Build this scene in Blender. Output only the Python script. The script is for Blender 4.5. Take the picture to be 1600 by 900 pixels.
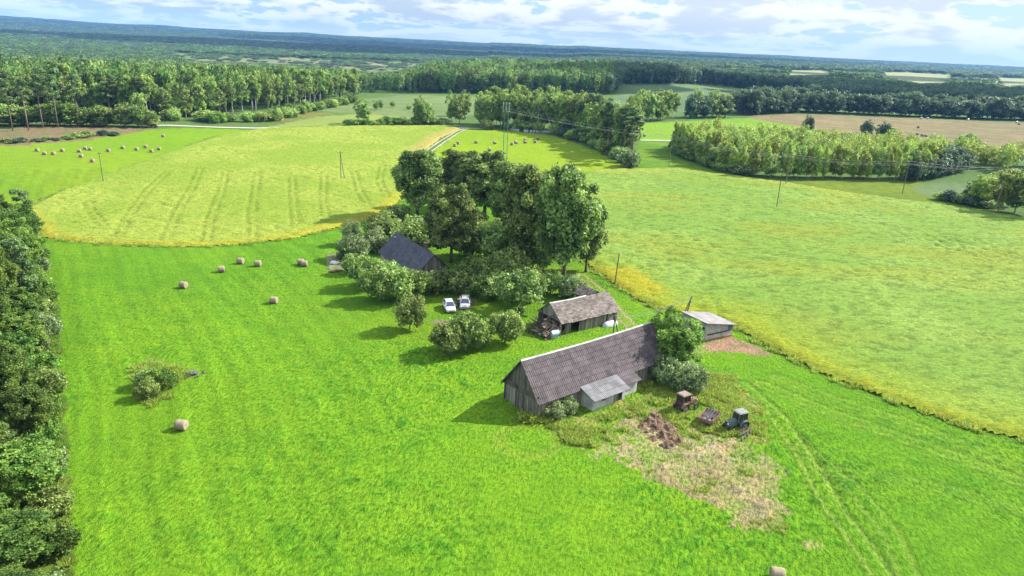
import bpy, bmesh, math, random
import numpy as np
from mathutils import Vector, Matrix, Euler
RAD = math.radians
for o in list(bpy.data.objects): bpy.data.objects.remove(o)
scene = bpy.context.scene
COL = scene.collection
random.seed(4)
RNG = np.random.default_rng(7)

# ------------------------------------------------------------------ camera
FPX, PITCH, ROLL, CH = 1130.0, RAD(18.6), RAD(2.6), 42.0
fw = np.array([0, math.cos(PITCH), -math.sin(PITCH)]); rt0 = np.array([1.0, 0, 0]); up0 = np.cross(rt0, fw)
cr = math.cos(ROLL)*rt0 + math.sin(ROLL)*up0; cu = -math.sin(ROLL)*rt0 + math.cos(ROLL)*up0
cam = bpy.data.cameras.new('camera'); camo = bpy.data.objects.new('camera', cam); COL.objects.link(camo)
M = Matrix(((cr[0], cu[0], -fw[0], 0), (cr[1], cu[1], -fw[1], 0), (cr[2], cu[2], -fw[2], CH), (0, 0, 0, 1)))
camo.matrix_world = M
cam.sensor_width = 36.0; cam.lens = 36.0*FPX/1600.0; cam.clip_start = 0.5; cam.clip_end = 60000
scene.camera = camo

# ------------------------------------------------------------------ light
SUN_AZ, SUN_EL = RAD(25), RAD(37)           # azimuth from +X towards +Y
sv = Vector((math.cos(SUN_EL)*math.cos(SUN_AZ), math.cos(SUN_EL)*math.sin(SUN_AZ), math.sin(SUN_EL)))
sl = bpy.data.lights.new('sun', 'SUN'); sl.energy = 4.2; sl.angle = RAD(0.5); sl.color = (1.0, 0.955, 0.87)
so = bpy.data.objects.new('sun', sl); COL.objects.link(so); so.rotation_euler = sv.to_track_quat('Z', 'Y').to_euler()
scene.view_settings.view_transform = 'Standard'; scene.view_settings.look = 'None'
scene.view_settings.exposure = 1.75; scene.view_settings.gamma = 1.0
scene.view_settings.use_curve_mapping = False
w = bpy.data.worlds.new('World'); scene.world = w; w.use_nodes = True
def world_nodes():
    nt = w.node_tree; N = nt.nodes; L = nt.links; N.clear()
    def nd(t, **k):
        n = N.new(t)
        for a, b in k.items(): setattr(n, a, b)
        return n
    def math_(op, a, b=None, c=None):
        n = nd('ShaderNodeMath', operation=op)
        for i, v in enumerate((a, b, c)):
            if v is None: continue
            if isinstance(v, (int, float)): n.inputs[i].default_value = v
            else: L.new(v, n.inputs[i])
        return n.outputs[0]
    out = nd('ShaderNodeOutputWorld'); bg = nd('ShaderNodeBackground')
    sky = nd('ShaderNodeTexSky', sky_type='NISHITA', sun_disc=False)
    sky.sun_elevation = SUN_EL; sky.sun_rotation = math.pi/2 - SUN_AZ; sky.air_density = 1.0; sky.dust_density = 0.6; sky.ozone_density = 2.0
    sk = nd('ShaderNodeVectorMath', operation='SCALE'); L.new(sky.outputs[0], sk.inputs[0]); sk.inputs['Scale'].default_value = 0.075
    tc = nd('ShaderNodeTexCoord'); sp = nd('ShaderNodeSeparateXYZ'); L.new(tc.outputs['Generated'], sp.inputs[0])
    az = math_('ARCTAN2', sp.outputs[0], sp.outputs[1])
    el = math_('ARCSINE', sp.outputs[2])
    # clouds lie in flat layers: height in the picture shrinks towards the horizon
    k = math_('DIVIDE', 1.0, math_('ADD', math_('MAXIMUM', el, 0.0), 0.10))
    def noise(sx, sy, off, detail=6, rough=.55, scale=1.0, dist=0.0):
        cb = nd('ShaderNodeCombineXYZ'); L.new(math_('MULTIPLY', az, sx), cb.inputs[0]); L.new(math_('MULTIPLY', k, sy), cb.inputs[1]); cb.inputs[2].default_value = off
        n = nd('ShaderNodeTexNoise'); L.new(cb.outputs[0], n.inputs['Vector']); n.inputs['Scale'].default_value = scale
        n.inputs['Detail'].default_value = detail; n.inputs['Roughness'].default_value = rough; n.inputs['Distortion'].default_value = dist
        return n.outputs['Fac']
    def ramp(fac, a, b):
        n = nd('ShaderNodeMapRange', interpolation_type='SMOOTHSTEP'); L.new(fac, n.inputs[0]); n.inputs[1].default_value = a; n.inputs[2].default_value = b
        return n.outputs[0]
    def mix(f, a, b):
        n = nd('ShaderNodeMix', data_type='RGBA', clamp_factor=True)
        if isinstance(f, (int, float)): n.inputs[0].default_value = f
        else: L.new(f, n.inputs[0])
        for s, v in ((6, a), (7, b)):
            if isinstance(v, tuple): n.inputs[s].default_value = (*v, 1)
            else: L.new(v, n.inputs[s])
        return n.outputs[2]
    n1 = noise(11, 0.85, 1.3, 9, .58, dist=.2); n2 = noise(42, 2.4, 7.7, 6, .6); k0 = k
    k = math_('SUBTRACT', k0, 0.42); nb = noise(11, 0.85, 1.3, 4, .5, dist=.2); k = k0
    right = ramp(az, -0.45, 0.45)
    base = mix(0.8, sk.outputs[0], (0.135, 0.205, 0.275))           # thin veil over the blue
    cover = math_('ADD', math_('ADD', n1, math_('MULTIPLY', math_('SUBTRACT', n2, 0.5), 0.30)), math_('MULTIPLY', right, 0.05))
    c1 = mix(ramp(cover, 0.415, 0.48), base, (0.345, 0.35, 0.345))
    shade = ramp(math_('SUBTRACT', nb, math_('MULTIPLY', n2, 0.12)), 0.39, 0.50)
    c2 = mix(math_('MULTIPLY', math_('MULTIPLY', shade, ramp(cover, 0.44, 0.52)), math_('SUBTRACT', 0.85, math_('MULTIPLY', right, 0.35))), c1, (0.155, 0.195, 0.220))
    low = ramp(el, 0.028, 0.0)
    c3 = mix(math_('MULTIPLY', low, 0.5), c2, (0.29, 0.315, 0.32))
    hi = ramp(el, 0.10, 0.45)
    fill_sky = nd('ShaderNodeVectorMath', operation='SCALE'); L.new(c3, fill_sky.inputs[0]); L.new(math_('ADD', 1.0, math_('MULTIPLY', hi, 1.3)), fill_sky.inputs['Scale'])  # unseen sky above the frame brightened as added fill for the shadows
    c4 = mix(math_('MULTIPLY', hi, 0.30), fill_sky.outputs[0], sk.outputs[0])
    L.new(c4, bg.inputs[0]); bg.inputs[1].default_value = 1.0; L.new(bg.outputs[0], out.inputs[0])
world_nodes()
scene.cycles.max_bounces = 5; scene.cycles.diffuse_bounces = 3; scene.cycles.glossy_bounces = 2
scene.cycles.transmission_bounces = 3; scene.cycles.transparent_max_bounces = 4; scene.cycles.volume_bounces = 0

# ------------------------------------------------------------------ numeric helpers
def smooth(a, b, x):
    t = np.clip((np.asarray(x, float)-a)/(b-a), 0, 1); return t*t*(3-2*t)
def _hash(ix, iy, s):
    n = (ix.astype(np.int64)*374761393 + iy.astype(np.int64)*668265263 + s*974711) & 0x7fffffff
    n = ((n ^ (n >> 13))*1274126177) & 0x7fffffff
    return ((n ^ (n >> 16)) & 0xffff)/65535.0
def vnoise(x, y, s=0):
    x = np.asarray(x, float); y = np.asarray(y, float)
    ix = np.floor(x); iy = np.floor(y); fx = x-ix; fy = y-iy; fx = fx*fx*(3-2*fx); fy = fy*fy*(3-2*fy)
    a = _hash(ix, iy, s); b = _hash(ix+1, iy, s); c = _hash(ix, iy+1, s); d = _hash(ix+1, iy+1, s)
    return (a*(1-fx)+b*fx)*(1-fy)+(c*(1-fx)+d*fx)*fy
def fbm(x, y, s=0, o=4):
    v = 0; a = .5; t = 0
    for i in range(o):
        v = v+a*vnoise(x*2**i, y*2**i, s+i*17); t += a; a *= .5
    return v/t
def hz(x, y):
    """height of the land"""
    x = np.asarray(x, float); y = np.asarray(y, float); d = np.hypot(x, y)
    z = -12*smooth(430, 950, d)*(1-smooth(-60, 160, x-0.06*y))
    z = z + 17*np.exp(-((x-10-0.02*y)/170)**2-((y-900)/210)**2)
    z = z + 3.0*smooth(700, 1500, d)*(fbm(x/500, y/500, 5, 3)-.5)*4
    az = np.arctan2(x, y)
    amp = np.interp(az, [-.7, -.35, 0, .35, .7], [92, 66, 52, 34, 30])
    far = smooth(4200, 9000, d)
    z = z + far*amp*(.62+.75*fbm(az*9+3, d/3500, 9, 4))
    z = z + 26*smooth(2300, 3300, d)*(1-smooth(3300, 5200, d))*fbm(az*5, d/1500, 22, 3)*smooth(.2, -.3, az)
    return z
def ray(px, py): return fw+(px-800)/FPX*cr-(py-450)/FPX*cu
def at(px, py, z=0.0):
    d = ray(px, py); t = (z-CH)/d[2]
    return np.array([d[0]*t, d[1]*t])
def ground(px, py):
    q = at(px, py)
    if np.hypot(*q) > 400:
        for _ in range(12):
            h = float(hz(q[0], q[1])); n = at(px, py, h); q = q*.5+n*.5
    return q
def proj(x, y, z):
    vx, vy, vz = x, y, z-CH
    d = vx*fw[0]+vy*fw[1]+vz*fw[2]
    return 800+FPX*(vx*cr[0]+vy*cr[1]+vz*cr[2])/d, 450-FPX*(vx*cu[0]+vy*cu[1]+vz*cu[2])/d
def height_for(q, ytop, z0=0.0):
    lo, hi = 0, 60
    for _ in range(30):
        m = (lo+hi)/2
        if proj(q[0], q[1], z0+m)[1] > ytop: lo = m
        else: hi = m
    return lo
def pip(x, y, poly):
    ins = np.zeros(np.shape(x), bool); n = len(poly)
    for i in range(n):
        x1, y1 = poly[i]; x2, y2 = poly[(i+1) % n]
        if y1 == y2: continue
        c = ((y1 > y) != (y2 > y)) & (x < (x2-x1)*(y-y1)/(y2-y1)+x1)
        ins ^= c
    return ins
def pdist(x, y, poly, closed=True):
    best = np.full(np.shape(x), 1e9); n = len(poly)
    for i in range(n if closed else n-1):
        a = poly[i]; b = poly[(i+1) % n]; dx, dy = b[0]-a[0], b[1]-a[1]; L2 = dx*dx+dy*dy+1e-9
        t = np.clip(((x-a[0])*dx+(y-a[1])*dy)/L2, 0, 1)
        best = np.minimum(best, np.hypot(x-a[0]-t*dx, y-a[1]-t*dy))
    return best
def W(pts): return [tuple(ground(*p)) for p in pts]

# ------------------------------------------------------------------ object helpers
def tag(o, label=None, cat=None, group=None, kind=None):
    if label: o['label'] = label
    if cat: o['category'] = cat
    if group: o['group'] = group
    if kind: o['kind'] = kind
    return o
def empty(name, loc, rz=0, **k):
    o = bpy.data.objects.new(name, None); COL.objects.link(o); o.location = loc; o.rotation_euler = (0, 0, rz); o.empty_display_size = .3
    return tag(o, **k)
def link(name, me, parent=None, loc=None, rz=0, **k):
    o = bpy.data.objects.new(name, me); COL.objects.link(o)
    if parent is not None: o.parent = parent
    if loc is not None: o.location = loc
    o.rotation_euler = (0, 0, rz)
    return tag(o, **k)
def npmesh(name, verts, quads, mat, attrs=None, smoothf=False):
    me = bpy.data.meshes.new(name); verts = np.asarray(verts, np.float32); quads = np.asarray(quads, np.int32); n = quads.shape[1]
    me.vertices.add(len(verts)); me.vertices.foreach_set('co', verts.ravel())
    me.loops.add(quads.size); me.loops.foreach_set('vertex_index', quads.ravel())
    me.polygons.add(len(quads)); me.polygons.foreach_set('loop_start', np.arange(0, quads.size, n, dtype=np.int32))
    if smoothf: me.polygons.foreach_set('use_smooth', np.ones(len(quads), bool))
    for k, (dom, typ, data) in (attrs or {}).items():
        a = me.attributes.new(k, typ, dom); a.data.foreach_set('color' if 'COLOR' in typ else 'value' if typ == 'FLOAT' else 'vector', np.asarray(data, np.float32).ravel())
    me.materials.append(mat); me.update(); me.validate()
    return me
class MB:
    """collects boxes, tubes and sheets into one mesh"""
    def __init__(s): s.v = []; s.f = []; s.t = []
    def add(s, vs, fs, t=None):
        n = len(s.v); s.v += [tuple(map(float, v)) for v in vs]; s.f += [[i+n for i in f] for f in fs]
        t = random.random() if t is None else t; s.t += [t]*len(fs); return s
    def box(s, c, d, rz=0, rot=None, t=None):
        R = rot if rot is not None else Matrix.Rotation(rz, 3, 'Z')
        vs = []
        for x in (-1, 1):
            for y in (-1, 1):
                for z in (-1, 1): vs.append(Vector(c)+R @ Vector((x*d[0]/2, y*d[1]/2, z*d[2]/2)))
        return s.add(vs, [[0, 1, 3, 2], [4, 6, 7, 5], [0, 4, 5, 1], [2, 3, 7, 6], [0, 2, 6, 4], [1, 5, 7, 3]], t)
    def tube(s, pts, rad, n=7, cap=True, t=None):
        pts = [Vector(p) for p in pts]; vs = []; fs = []
        if not hasattr(rad, '__len__'): rad = [rad]*len(pts)
        for i, p in enumerate(pts):
            d = (pts[min(i+1, len(pts)-1)]-pts[max(i-1, 0)]); d = d.normalized() if d.length > 1e-6 else Vector((0, 0, 1))
            a = d.orthogonal().normalized() if abs(d.z) < .9 else Vector((1, 0, 0)).cross(d).normalized(); b = d.cross(a)
            for k in range(n):
                an = 2*math.pi*k/n; vs.append(p+(a*math.cos(an)+b*math.sin(an))*rad[i])
        for i in range(len(pts)-1):
            for k in range(n): fs.append([i*n+k, i*n+(k+1) % n, (i+1)*n+(k+1) % n, (i+1)*n+k])
        if cap: fs += [list(range(n))[::-1], list(range((len(pts)-1)*n, len(pts)*n))]
        return s.add(vs, fs, t)
    def disc(s, c, axis, r, h, n=20, t=None):
        c = Vector(c); a = Vector(axis).normalized()*h/2
        return s.tube([c-a, c+a], r, n, True, t)
    def grid(s, P, t=None):
        r = len(P); c = len(P[0]); vs = [p for row in P for p in row]
        return s.add(vs, [[i*c+j, i*c+j+1, (i+1)*c+j+1, (i+1)*c+j] for i in range(r-1) for j in range(c-1)], t)
    def blob(s, c, r, t=None, seg=8, rough=.2):
        vs = []; fs = []; rings = seg//2
        ph = random.random()*9
        for i in range(rings+1):
            th = math.pi*i/rings
            for k in range(seg):
                an = 2*math.pi*k/seg; m = 1+rough*(math.sin(an*2+ph)+math.sin(th*3+ph*2))*.5+random.uniform(-rough, rough)*.4*(0 < i < rings)
                vs.append((c[0]+r[0]*m*math.sin(th)*math.cos(an), c[1]+r[1]*m*math.sin(th)*math.sin(an), c[2]+r[2]*m*math.cos(th)))
        for i in range(rings):
            for k in range(seg): fs.append([i*seg+k, (i+1)*seg+k, (i+1)*seg+(k+1) % seg, i*seg+(k+1) % seg])
        return s.add(vs, fs, t)
    def mesh(s, name, mat, smoothf=False, bevel=0):
        me = bpy.data.meshes.new(name); me.from_pydata(s.v, [], s.f); me.materials.append(mat)
        a = me.attributes.new('tint', 'FLOAT', 'FACE'); a.data.foreach_set('value', np.array(s.t, np.float32))
        if bevel:
            bm = bmesh.new(); bm.from_mesh(me); bmesh.ops.bevel(bm, geom=[e for e in bm.edges if len(e.link_faces) == 2 and e.calc_face_angle(0) > .6], offset=bevel, segments=1, affect='EDGES'); bm.to_mesh(me); bm.free()
        if smoothf: me.polygons.foreach_set('use_smooth', [True]*len(me.polygons))
        me.update(); return me
    def build(s, name, mat, parent=None, loc=None, rz=0, smoothf=False, bevel=0, **k):
        return link(name, s.mesh(name, mat, smoothf, bevel), parent, loc, rz, **k)
def children(o): return [c for c in bpy.data.objects if c.parent == o]

# ------------------------------------------------------------------ materials
def newmat(name):
    m = bpy.data.materials.new(name); m.use_nodes = True; return m, m.node_tree.nodes, m.node_tree.links
def G(N, L):
    class H: pass
    h = H()
    def nd(t, **k):
        n = N.new(t)
        for a, b in k.items(): setattr(n, a, b)
        return n
    def ma(op, a, b=None, c=None):
        n = nd('ShaderNodeMath', operation=op)
        for i, v in enumerate((a, b, c)):
            if v is None: continue
            if isinstance(v, (int, float)): n.inputs[i].default_value = v
            else: L.new(v, n.inputs[i])
        return n.outputs[0]
    def mix(f, a, b, blend='MIX'):
        n = nd('ShaderNodeMix', data_type='RGBA', blend_type=blend, clamp_factor=True)
        if isinstance(f, (int, float)): n.inputs[0].default_value = f
        else: L.new(f, n.inputs[0])
        for s, v in ((6, a), (7, b)):
            if isinstance(v, tuple): n.inputs[s].default_value = (*v[:3], 1)
            else: L.new(v, n.inputs[s])
        return n.outputs[2]
    def noise(vec, scale, detail=4, rough=.55, dist=0):
        n = nd('ShaderNodeTexNoise'); n.inputs['Scale'].default_value = scale; n.inputs['Detail'].default_value = detail
        n.inputs['Roughness'].default_value = rough; n.inputs['Distortion'].default_value = dist
        if vec is not None: L.new(vec, n.inputs['Vector'])
        return n.outputs['Fac']
    def ramp(f, a, b, c=0.0, d=1.0):
        n = nd('ShaderNodeMapRange'); L.new(f, n.inputs[0])
        for i, v in enumerate((a, b, c, d)): n.inputs[i+1].default_value = v
        return n.outputs[0]
    def scalev(v, s):
        n = nd('ShaderNodeVectorMath', operation='MULTIPLY'); L.new(v, n.inputs[0]); n.inputs[1].default_value = s; return n.outputs[0]
    def coord(): return nd('ShaderNodeTexCoord').outputs['Object']
    def pos(): return nd('ShaderNodeNewGeometry').outputs['Position']
    def attr(n_): return nd('ShaderNodeAttribute', attribute_name=n_)
    def bump(hgt, dist, strength=1.0):
        n = nd('ShaderNodeBump'); L.new(hgt, n.inputs['Height']); n.inputs['Distance'].default_value = dist; n.inputs['Strength'].default_value = strength; return n.outputs[0]
    h.nd, h.ma, h.mix, h.noise, h.ramp, h.scalev, h.coord, h.pos, h.attr, h.bump = nd, ma, mix, noise, ramp, scalev, coord, pos, attr, bump
    h.bsdf = N['Principled BSDF']; h.out = N['Material Output']
    return h
def leafmat(name, dark, light, trans=.36, var=.35, warm=None):
    m, N, L = newmat(name); g = G(N, L)
    t = g.ramp(g.attr('tint').outputs['Fac'], .25, .75); oi = g.nd('ShaderNodeObjectInfo').outputs['Random']
    c = g.mix(t, dark, light)
    hs = g.nd('ShaderNodeHueSaturation'); L.new(c, hs.inputs['Color'])
    L.new(g.ramp(oi, 0, 1, .5-.020*var*2, .5+.016*var*2), hs.inputs['Hue']); L.new(g.ramp(oi, 0, 1, 1-var*.5, 1+var*.5), hs.inputs['Value'])
    hs.inputs['Saturation'].default_value = 1.0
    L.new(hs.outputs[0], g.bsdf.inputs['Base Color']); g.bsdf.inputs['Roughness'].default_value = .5; g.bsdf.inputs['Specular IOR Level'].default_value = .20
    tr = g.nd('ShaderNodeBsdfTranslucent'); L.new(hs.outputs[0], tr.inputs[0])
    mx = g.nd('ShaderNodeMixShader'); mx.inputs[0].default_value = trans; L.new(g.bsdf.outputs[0], mx.inputs[1]); L.new(tr.outputs[0], mx.inputs[2]); L.new(mx.outputs[0], g.out.inputs[0])
    return m
def simple(name, col, rough=.8, var=.25, scale=3.0, metal=0.0, bumpd=0.0, col2=None, tintamt=.3, spec=.3, noisev=None):
    """a worn surface: base colour, patches of a second colour, per-piece tint"""
    m, N, L = newmat(name); g = G(N, L); co = g.coord()
    if noisev: co = g.scalev(co, noisev)
    n = g.noise(co, scale, 6, .65)
    c = g.mix(g.ramp(n, .38, .66), col, col2 if col2 else tuple(x*(1-var) for x in col))
    t = g.attr('tint').outputs['Fac']
    c = g.mix(1.0, c, g.mix(t, (1-tintamt,)*3, (1+tintamt*.6,)*3), 'MULTIPLY')
    L.new(c, g.bsdf.inputs['Base Color']); g.bsdf.inputs['Roughness'].default_value = rough; g.bsdf.inputs['Metallic'].default_value = metal
    g.bsdf.inputs['Specular IOR Level'].default_value = spec
    if bumpd: L.new(g.bump(g.noise(co, scale*4, 4, .6), bumpd), g.bsdf.inputs['Normal'])
    return m
MT = {}
MT['linden'] = leafmat('linden_leaves', (0.046, 0.088, 0.015), (0.27, 0.37, 0.095))
MT['lindenwarm'] = leafmat('reddish_linden_leaves', (0.05, 0.09, 0.016), (0.26, 0.345, 0.085))
MT['apple'] = leafmat('orchard_leaves', (0.068, 0.122, 0.018), (0.29, 0.4, 0.1))
MT['grey'] = leafmat('willow_leaves', (0.075, 0.118, 0.036), (0.27, 0.35, 0.14))
MT['light'] = leafmat('light_leaves', (0.055, 0.12, 0.014), (0.2, 0.31, 0.05))
MT['birch'] = leafmat('birch_leaves', (0.082, 0.148, 0.026), (0.33, 0.45, 0.11))
MT['aspen'] = leafmat('young_birch_leaves', (0.145, 0.225, 0.028), (0.4, 0.5, 0.09), var=.45)
MT['pine'] = leafmat('pine_needles', (0.05, 0.1, 0.03), (0.18, 0.28, 0.09))
MT['spruce'] = leafmat('spruce_needles', (0.022, 0.048, 0.022), (0.075, 0.12, 0.045))
MT['dark'] = leafmat('alder_leaves', (0.032, 0.07, 0.034), (0.12, 0.185, 0.085))
MT['wood'] = leafmat('edge_wood_leaves', (0.03, 0.072, 0.01), (0.14, 0.235, 0.04), var=.5)
MT['farmix'] = leafmat('forest_canopy', (0.042, 0.094, 0.018), (0.18, 0.28, 0.065), var=.6)
MT['bark'] = simple('bark', (.10, .075, .055), .9, .45, 4)
MT['birchbark'] = simple('birch_bark', (.50, .47, .42), .8, .6, 2.2, col2=(.24, .22, .20), noisev=(1, 1, .6))
MT['pinebark'] = simple('pine_bark', (.19, .145, .11), .9, .35, 2)
MT['greybark'] = simple('grey_bark', (.26, .23, .19), .9, .35, 3)

# ------------------------------------------------------------------ foliage
def leaves(rng, cen, rad, n, size, inner=.55, droop=0.0, upb=.35, deep=.6, thr=.44):
    """leaf sprays spread through the outer shell of a set of lobes"""
    cen = np.array(cen, float); rad = np.array(rad, float)
    wgt = (rad[:, 0]*rad[:, 1]*rad[:, 2])**(2/3); idx = rng.choice(len(cen), int(n*2.4), p=wgt/wgt.sum())
    d = rng.normal(size=(len(idx), 3)); d /= np.linalg.norm(d, axis=1)[:, None]
    rr = inner+(1.06-inner)*rng.random(len(idx))**.6
    p = cen[idx]+d*rad[idx]*rr[:, None]
    g1 = vnoise(p[:, 0]/(size*2.6)+p[:, 2]*.37, p[:, 1]/(size*2.6)-p[:, 2]*.61/size*.3, 5); g2 = vnoise(p[:, 2]/(size*2.4)+p[:, 0]*.5, p[:, 1]/(size*3.1)+p[:, 0]/(size*4), 8)
    keep = (g1*.5+g2*.5) > thr                                      # gaps between the sprays
    for i in range(len(cen)):
        q = np.linalg.norm((p-cen[i])/rad[i], axis=1); keep &= (q > deep) | (idx == i)
    p = p[keep][:n]; d = d[keep][:n]; idx = idx[keep][:n]; k = len(p)
    p = p+rng.normal(size=p.shape)*size*.35
    nr = d*.55+rng.normal(size=(k, 3))*.6; nr[:, 2] += upb; nr /= np.linalg.norm(nr, axis=1)[:, None]
    a = np.cross(nr, rng.normal(size=(k, 3))); a /= np.linalg.norm(a, axis=1)[:, None]; b = np.cross(nr, a)
    s = size*rng.uniform(.6, 1.35, k)[:, None]; e = rng.uniform(.45, .9, k)[:, None]
    V = np.stack([p-a*s*.5-b*s*e*.2, p-b*s*e*.5+a*s*.1, p+a*s*.5+b*s*e*.1, p+b*s*e*.5-nr*s*.15], 1)
    if droop: V[:, :, 2] -= droop*rng.random((k, 1))
    lob = rng.random(len(cen))[idx]
    tint = np.clip(.5*lob+.5*rng.random(k)+.12*(rng.random(k)-.5), 0, 1)
    return V.reshape(-1, 3), np.arange(k*4).reshape(-1, 4), tint
def crownmesh(name, V, Q, T, mat): return npmesh(name, V, Q, mat, {'tint': ('FACE', 'FLOAT', T)})
def lobes_round(rng, H, base, R, nl, lr=(.26, .42), egg=.0, top=1.0):
    cz = (H+base)/2; hz_ = (H-base)/2; C = []; S = []
    for i in range(nl):
        u = 1-2*(i+.5)/nl; th = i*2.39996+rng.uniform(-.3, .3); r = math.sqrt(max(0, 1-u*u)); f = rng.uniform(.60, .82)
        shape = 1-egg*u
        C.append((R*r*f*shape*math.cos(th), R*r*f*shape*math.sin(th), cz+hz_*u*f*top)); q = rng.uniform(*lr)*R
        S.append((q*rng.uniform(.9, 1.15), q*rng.uniform(.9, 1.15), q*rng.uniform(.8, 1.1)))
    C.append((0, 0, cz)); S.append((R*.55, R*.55, hz_*.6))
    return C, S
def limbs(mb, H, base, R, C, r0, n=8, lean=(0, 0), trunkfrac=.85):
    top = Vector((lean[0], lean[1], base+(H-base)*trunkfrac)); pts = [Vector((0, 0, -.3)), Vector((lean[0]*.15+.02*H*.1, 0, base*.5)), Vector((lean[0]*.4, lean[1]*.4, base+.15*(H-base))), top]
    mb.tube([pts[0], pts[1], pts[2], top], [r0*1.25, r0*.9, r0*.7, r0*.12], 8)
    for i in range(min(n, len(C))):
        c = Vector(C[(i*3) % len(C)]); z0 = base*.75+(c.z-base*.75)*.35; f = (z0)/(top.z); s = Vector((lean[0]*f, lean[1]*f, z0))
        mid = s.lerp(c, .5)+Vector((0, 0, -.08*R)); mb.tube([s, mid, c], [r0*.38, r0*.24, r0*.06], 5)
class Proto:
    def __init__(s, crown, trunk, H, R): s.crown, s.trunk, s.H, s.R = crown, trunk, H, R
def proto_round(seed, H, base, R, nl, nleaf, size, lm, bm_, r0, egg=0., lean=(0, 0), lr=(.26, .42), nlimb=9, droop=0, extra=0, gap=.55):
    rng = np.random.default_rng(seed); C, S = lobes_round(rng, H, base, R, nl, lr, egg)
    for i in range(extra):                                        # a few boughs that break the outline
        th = rng.uniform(0, 6.28); z = rng.uniform(base+.1*(H-base), H*.96); f = math.sqrt(max(.1, 1-((z-(H+base)/2)/((H-base)/2))**2)); q = R*rng.uniform(.13, .22)
        C.append((R*f*1.0*math.cos(th), R*f*1.0*math.sin(th), z)); S.append((q, q, q*1.1))
    C = [(c[0]+lean[0]*c[2]/H, c[1]+lean[1]*c[2]/H, c[2]) for c in C]
    V, Q, T = leaves(rng, C, S, nleaf, size, gap, droop, thr=.36 if H > 17.5 and R > 4.3 else .44)
    mb = MB(); limbs(mb, H, base, R, C, r0, nlimb, lean)
    return Proto(crownmesh('crown', V, Q, T, lm), mb.mesh('trunk', bm_, True), H, R)
def proto_slim(seed, H, base, R, nleaf, size, lm, bm_, r0, forks=1, taper=.6):
    """birch or aspen: narrow, airy, hanging clumps up the stem"""
    rng = np.random.default_rng(seed); C = []; S = []; n = 15
    for i in range(n):
        u = (i+.5)/n; z = base+(H-base)*u*.96; w = R*(1-taper*u**1.6)*(.55+.45*min(1, u*4)); th = i*2.4+rng.uniform(-.5, .5)
        f = rng.uniform(.25, .6); q = w*rng.uniform(.38, .6)
        C.append((w*f*math.cos(th), w*f*math.sin(th), z)); S.append((q, q, q*rng.uniform(1.1, 1.9)))
    V, Q, T = leaves(rng, C, S, nleaf, size, .3, size*.8)
    mb = MB(); lx = rng.uniform(-.5, .5)
    mb.tube([(0, 0, -.3), (lx*.2, 0, H*.35), (lx, lx*.5, H*.7), (lx, 0, H*.95)], [r0, r0*.8, r0*.5, r0*.1], 6)
    if forks > 1: mb.tube([(0, .1, 0), (.5, .4, H*.35), (1.0, .6, H*.75)], [r0*.8, r0*.6, r0*.15], 6)
    return Proto(crownmesh('crown', V, Q, T, lm), mb.mesh('trunk', bm_, True), H, R)
def proto_pine(seed, H, base, R, nleaf, size):
    rng = np.random.default_rng(seed); C = []; S = []
    for i in range(13):
        u = (i+.5)/13; z = base+(H-base)*u; w = R*math.sin(math.pi*(.18+.72*u))**.7; th = i*2.4+rng.uniform(-.4, .4); q = R*rng.uniform(.3, .48)
        C.append((w*.6*math.cos(th), w*.6*math.sin(th), z)); S.append((q, q, q*.5))
    V, Q, T = leaves(rng, C, S, nleaf, size, .25, 0, .6)
    mb = MB(); lx = rng.uniform(-.8, .8); mb.tube([(0, 0, -.3), (lx*.3, 0, H*.4), (lx, 0, H*.75), (0, 0, H*.96)], [.24, .2, .14, .03], 6)
    for i in range(0, 13, 2): mb.tube([(lx*.7, 0, C[i][2]-.4), C[i]], [.08, .02], 4)
    return Proto(crownmesh('crown', V, Q, T, MT['pine']), mb.mesh('trunk', MT['pinebark'], True), H, R)
def proto_spruce(seed, H, R, nleaf, size, lm=None):
    rng = np.random.default_rng(seed); u = 1-np.sqrt(rng.random(nleaf)); z = .06*H+.94*H*u; lay = (np.sin(u*H*2.6)*.5+.5)
    rr = R*(1-u)**.9*(.55+.45*lay)*rng.uniform(.45, 1.05, nleaf); th = rng.random(nleaf)*6.283; rr = rr*(1+.18*np.sin(th*5+u*9))
    p = np.stack([rr*np.cos(th), rr*np.sin(th), z-rr*.25], 1); nr = np.stack([np.cos(th), np.sin(th), np.full(nleaf, .7)], 1)+rng.normal(size=(nleaf, 3))*.4
    nr /= np.linalg.norm(nr, axis=1)[:, None]; a = np.cross(nr, rng.normal(size=(nleaf, 3))); a /= np.linalg.norm(a, axis=1)[:, None]; b = np.cross(nr, a)
    s = size*rng.uniform(.6, 1.3, nleaf)[:, None]
    V = np.stack([p-a*s*.5, p-b*s*.3, p+a*s*.5, p+b*s*.3-nr*s*.1], 1).reshape(-1, 3)
    mb = MB(); mb.tube([(0, 0, -.3), (0, 0, H*.95)], [.2, .02], 6)
    return Proto(crownmesh('crown', V, np.arange(nleaf*4).reshape(-1, 4), rng.random(nleaf), lm or MT['spruce']), mb.mesh('trunk', MT['bark'], True), H, R)

def place(name, pr, q, H=None, R=None, rz=None, label=None, group=None, cat='tree', crownname='crown', mat=None, lean=0, z=None, trunkname='trunk'):
    z = float(hz(q[0], q[1])) if z is None else z
    o = empty(name, (q[0], q[1], z), random.uniform(0, 6.28) if rz is None else rz, label=label, cat=cat, group=group)
    sz = (H or pr.H)/pr.H; sr = (R/pr.R) if R else sz
    o.scale = (sr, sr, sz); o.rotation_euler[0] = lean
    c = link(crownname, pr.crown, o); t = link(trunkname, pr.trunk, o)
    if mat is not None:
        c.material_slots[0].link = 'OBJECT'; c.material_slots[0].material = mat
    return o

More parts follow.
